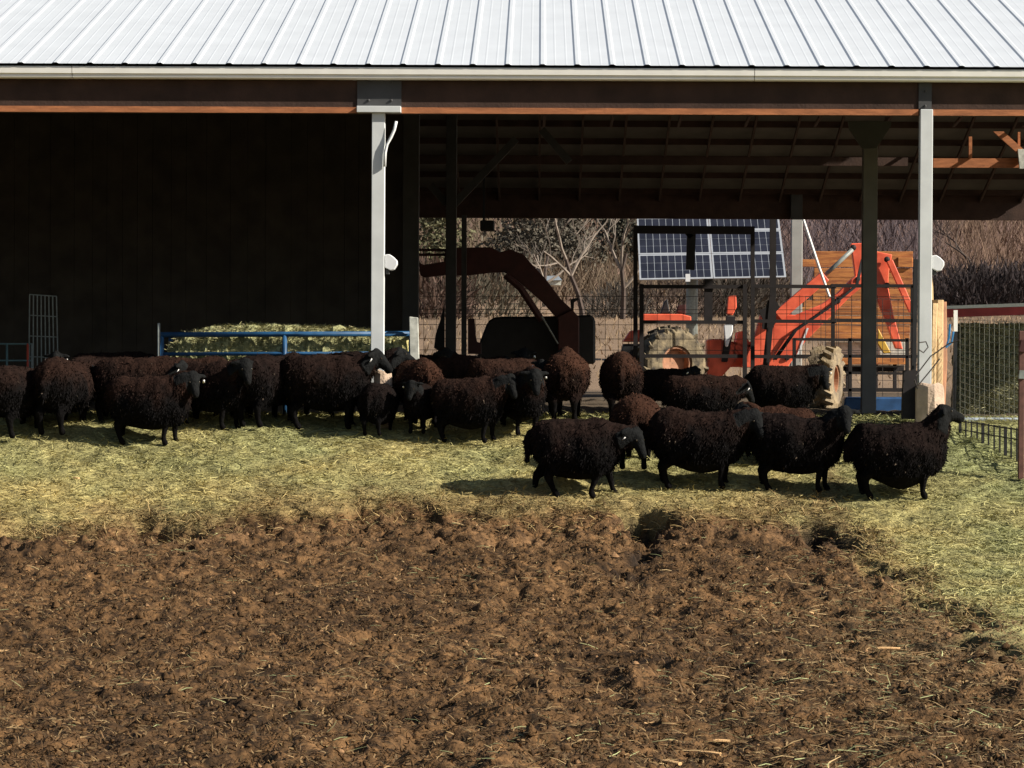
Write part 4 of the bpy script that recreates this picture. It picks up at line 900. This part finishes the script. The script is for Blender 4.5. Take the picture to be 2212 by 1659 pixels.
    p0 = bp_-nn_*.006; p1 = p0+d*(L*.55)[:, None]+nn_*.006; p2 = p0+d*L[:, None]+nn_*.002
    lv = np.stack([p0-sdv*W[:, None], p0+sdv*W[:, None], p1+sdv*(W*.75)[:, None], p1-sdv*(W*.75)[:, None], p2+sdv*(W*.15)[:, None], p2-sdv*(W*.15)[:, None]], 1)
    tip = r_.random(NL)[:, None]**1.4*1.5+.4; lc = cv[pk]*tip; 
    dust = r_.random(NL) < .012; lc[dust] = np.array([.10, .075, .055])*r_.uniform(.2, 1, dust.sum())[:, None]
    lvv = lv.reshape(-1, 3); i = nv+np.arange(NL)*6; lq = np.concatenate([np.stack([i, i+1, i+2, i+3], 1), np.stack([i+3, i+2, i+4, i+5], 1)])
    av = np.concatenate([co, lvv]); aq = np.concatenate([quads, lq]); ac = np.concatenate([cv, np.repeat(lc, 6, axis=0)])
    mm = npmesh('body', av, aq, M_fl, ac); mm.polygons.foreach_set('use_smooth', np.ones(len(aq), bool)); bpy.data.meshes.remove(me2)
    bo_ = bpy.data.objects.new('body', mm); link(bo_); bo_.parent = e
    def small(name, bb, m):
        me = bpy.data.meshes.new(name); me.from_pydata(bb.v, [], bb.f); me.materials.append(m)
        for p_ in me.polygons: p_.use_smooth = True
        oo = bpy.data.objects.new(name, me); link(oo); oo.parent = e
    for sd in (-1, 1):
        small('eye', MB().ball(H0+hd*.075+side*sd*.052+hu*.018, .010, 8, 6), M_eye)
        if tags[(sd+1)//2]:
            q = H0+side*sd*.125-hu*.025+hd*.012; small('ear_tag', MB().bar(q, q-hu*.035+side*sd*.01, .022, .006, upv=hd), M_tag if tags[(sd+1)//2] == 1 else M_tagy)
    return e
S = [
 (200, 774, None, .25, 62, 0, 10, 0, -40, 0, .3, 'dark sheep wedged between the dusty brown rump and the long brown backed one'),
 (520, 778, None, .2, 100, 0, 10, 0, -40, 0, .15, 'black sheep seen from behind left of the broad black one'),
 (645, 776, None, .25, 96, 0, 10, 0, -40, 0, .3, 'dark rump squeezed in under the blue upright of the feeder'),
 # xc, top, feet, Y, heading, ny, npit, hy, hp, stride, tone, label
 (1248, 905, 1076, None, -4, -10, 6, -35, -52, .10, .25, 'foremost black sheep walking right with lowered head in front'),
 (1508, 884, 1056, None, -6, -10, 22, -50, -45, .02, .35, 'black sheep with curly fleece standing second in the front row'),
 (1722, 897, 1064, None, -10, -25, 42, -75, -40, .03, .05, 'very black sheep third in the front row with raised face'),
 (1940, 908, 1079, None, 0, 5, 58, 8, -8, .015, .12, 'rightmost sheep in the front row, head high and nose pointing right'),
 (1374, 857, 1012, None, 82, 15, 10, 40, -40, 0, .85, 'brown backed sheep seen from behind between the two front black sheep'),
 (1690, 880, 1012, None, 176, -10, 32, 20, -35, 0, .75, 'chestnut backed sheep facing left behind the third front sheep'),
 (1515, 808, 938, None, 4, 0, 5, 20, -50, 0, .45, 'long bodied dark sheep standing behind the curly fleeced one'),
 (1688, 790, 918, None, -4, -15, 22, -60, -60, 0, .3, 'dark sheep with drooping face in front of the muddy tyre'),
 (1342, 764, 905, None, 88, 10, 12, 20, -30, 0, .75, 'brown sheep seen from behind below the red tractor mudguard'),
 (1224, 762, 908, None, 84, 20, 30, 60, -25, 0, 1.0, 'rust brown sheep seen from behind with a round rump'),
 (1178, 790, None, .7, -96, 0, 42, -10, -55, 0, .2, 'black faced sheep peering out left of the rust brown rump'),
 (1124, 800, 940, None, -72, 0, 25, 0, -60, .02, .45, 'hay flecked dark sheep facing the camera left of the rust brown one'),
 (1012, 817, 957, None, -14, -5, 32, -45, -50, .03, .5, 'dark sheep with a brown lit back facing right in the middle group'),
 (905, 778, 915, None, 106, 5, 15, 0, -35, 0, .9, 'reddish brown sheep seen from behind just right of the left pier'),
 (912, 843, 937, None, -106, 0, 32, -5, -58, 0, .1, 'small black sheep with grey face staring out beside the left pier'),
 (1005, 770, None, 1.3, 8, 0, 20, 0, -30, 0, .4, 'dark sheep behind the middle group near the thick dark post'),
 (1088, 772, None, .9, 20, 10, 10, 30, -40, 0, .55, 'olive brown backed sheep in the second line of the middle group'),
 (818, 836, 940, None, 74, 0, 5, 0, -50, 0, 0, 'jet black sheep seen from behind in front of the left pier'),
 (704, 767, 928, None, 2, -5, 34, -12, -32, .02, .3, 'dark sheep in front of the left white post with nose to the right'),
 (772, 764, None, .22, 4, 0, 36, 0, -20, 0, .1, 'black sheep raising its head beside the left white post'),
 (580, 768, 922, None, 58, 10, 20, 20, -40, 0, .15, 'broad black sheep turned half away below the feeder middle'),
 (460, 782, 928, None, -34, -10, 30, -30, -52, .02, .4, 'dark sheep with tan chest facing half right below the feeder end'),
 (285, 770, 920, None, -6, 0, 12, 10, -40, 0, .5, 'long brown backed sheep in the left group behind the front one'),
 (322, 812, 962, None, -12, -5, 32, -50, -48, .03, .5, 'foremost sheep of the left group with grey face to the right'),
 (138, 778, 938, None, 76, 0, 15, 0, -30, 0, .5, 'brown sheep with dusty rump seen from behind at far left'),
 (38, 793, 946, None, 68, 0, 12, 0, -30, .02, .3, 'dusty rumped dark sheep cut by the left edge of the picture'),
 (235, 762, None, 1.1, 6, 0, 15, 0, -30, 0, .35, 'dark sheep in the back line behind the long brown backed one'),
 (132, 778, None, .9, -88, 0, 48, 0, -40, 0, .2, 'sheep with two white ear tags facing out by the mesh panel'),
 (418, 772, None, .12, 178, 0, 20, 0, -30, 0, .55, 'brown backed sheep facing left right under the feeder corner'),
 (925, 765, None, 1.6, -60, 0, 35, 0, -35, 0, .6, 'brown sheep at the back beside the white weathered board'),
 (1440, 800, None, 1.4, -30, 0, 30, -20, -40, 0, .25, 'dark sheep at the back in front of the tractor wheel'),
 (1125, 775, None, 1.8, -84, 0, 55, 0, -35, 0, .2, 'sheep with grey face and upright ears before the dark digger'),
]
for i, s_ in enumerate(S):
    xc, top, feet, Yv, hd_, ny, npit, hy, hp, stv, tone, lab = s_
    make_sheep(i, xc, top, feet, Yv, hd_, ny, npit, hy, hp, stv, tone, 1+.04*math.sin(i*2.1), lab, tags=(2, 0) if i == 7 else [(1, 1), (0, 1), (1, 0), (0, 0)][(i*7+3) % 4] if not lab.startswith('sheep with two') else (1, 1))
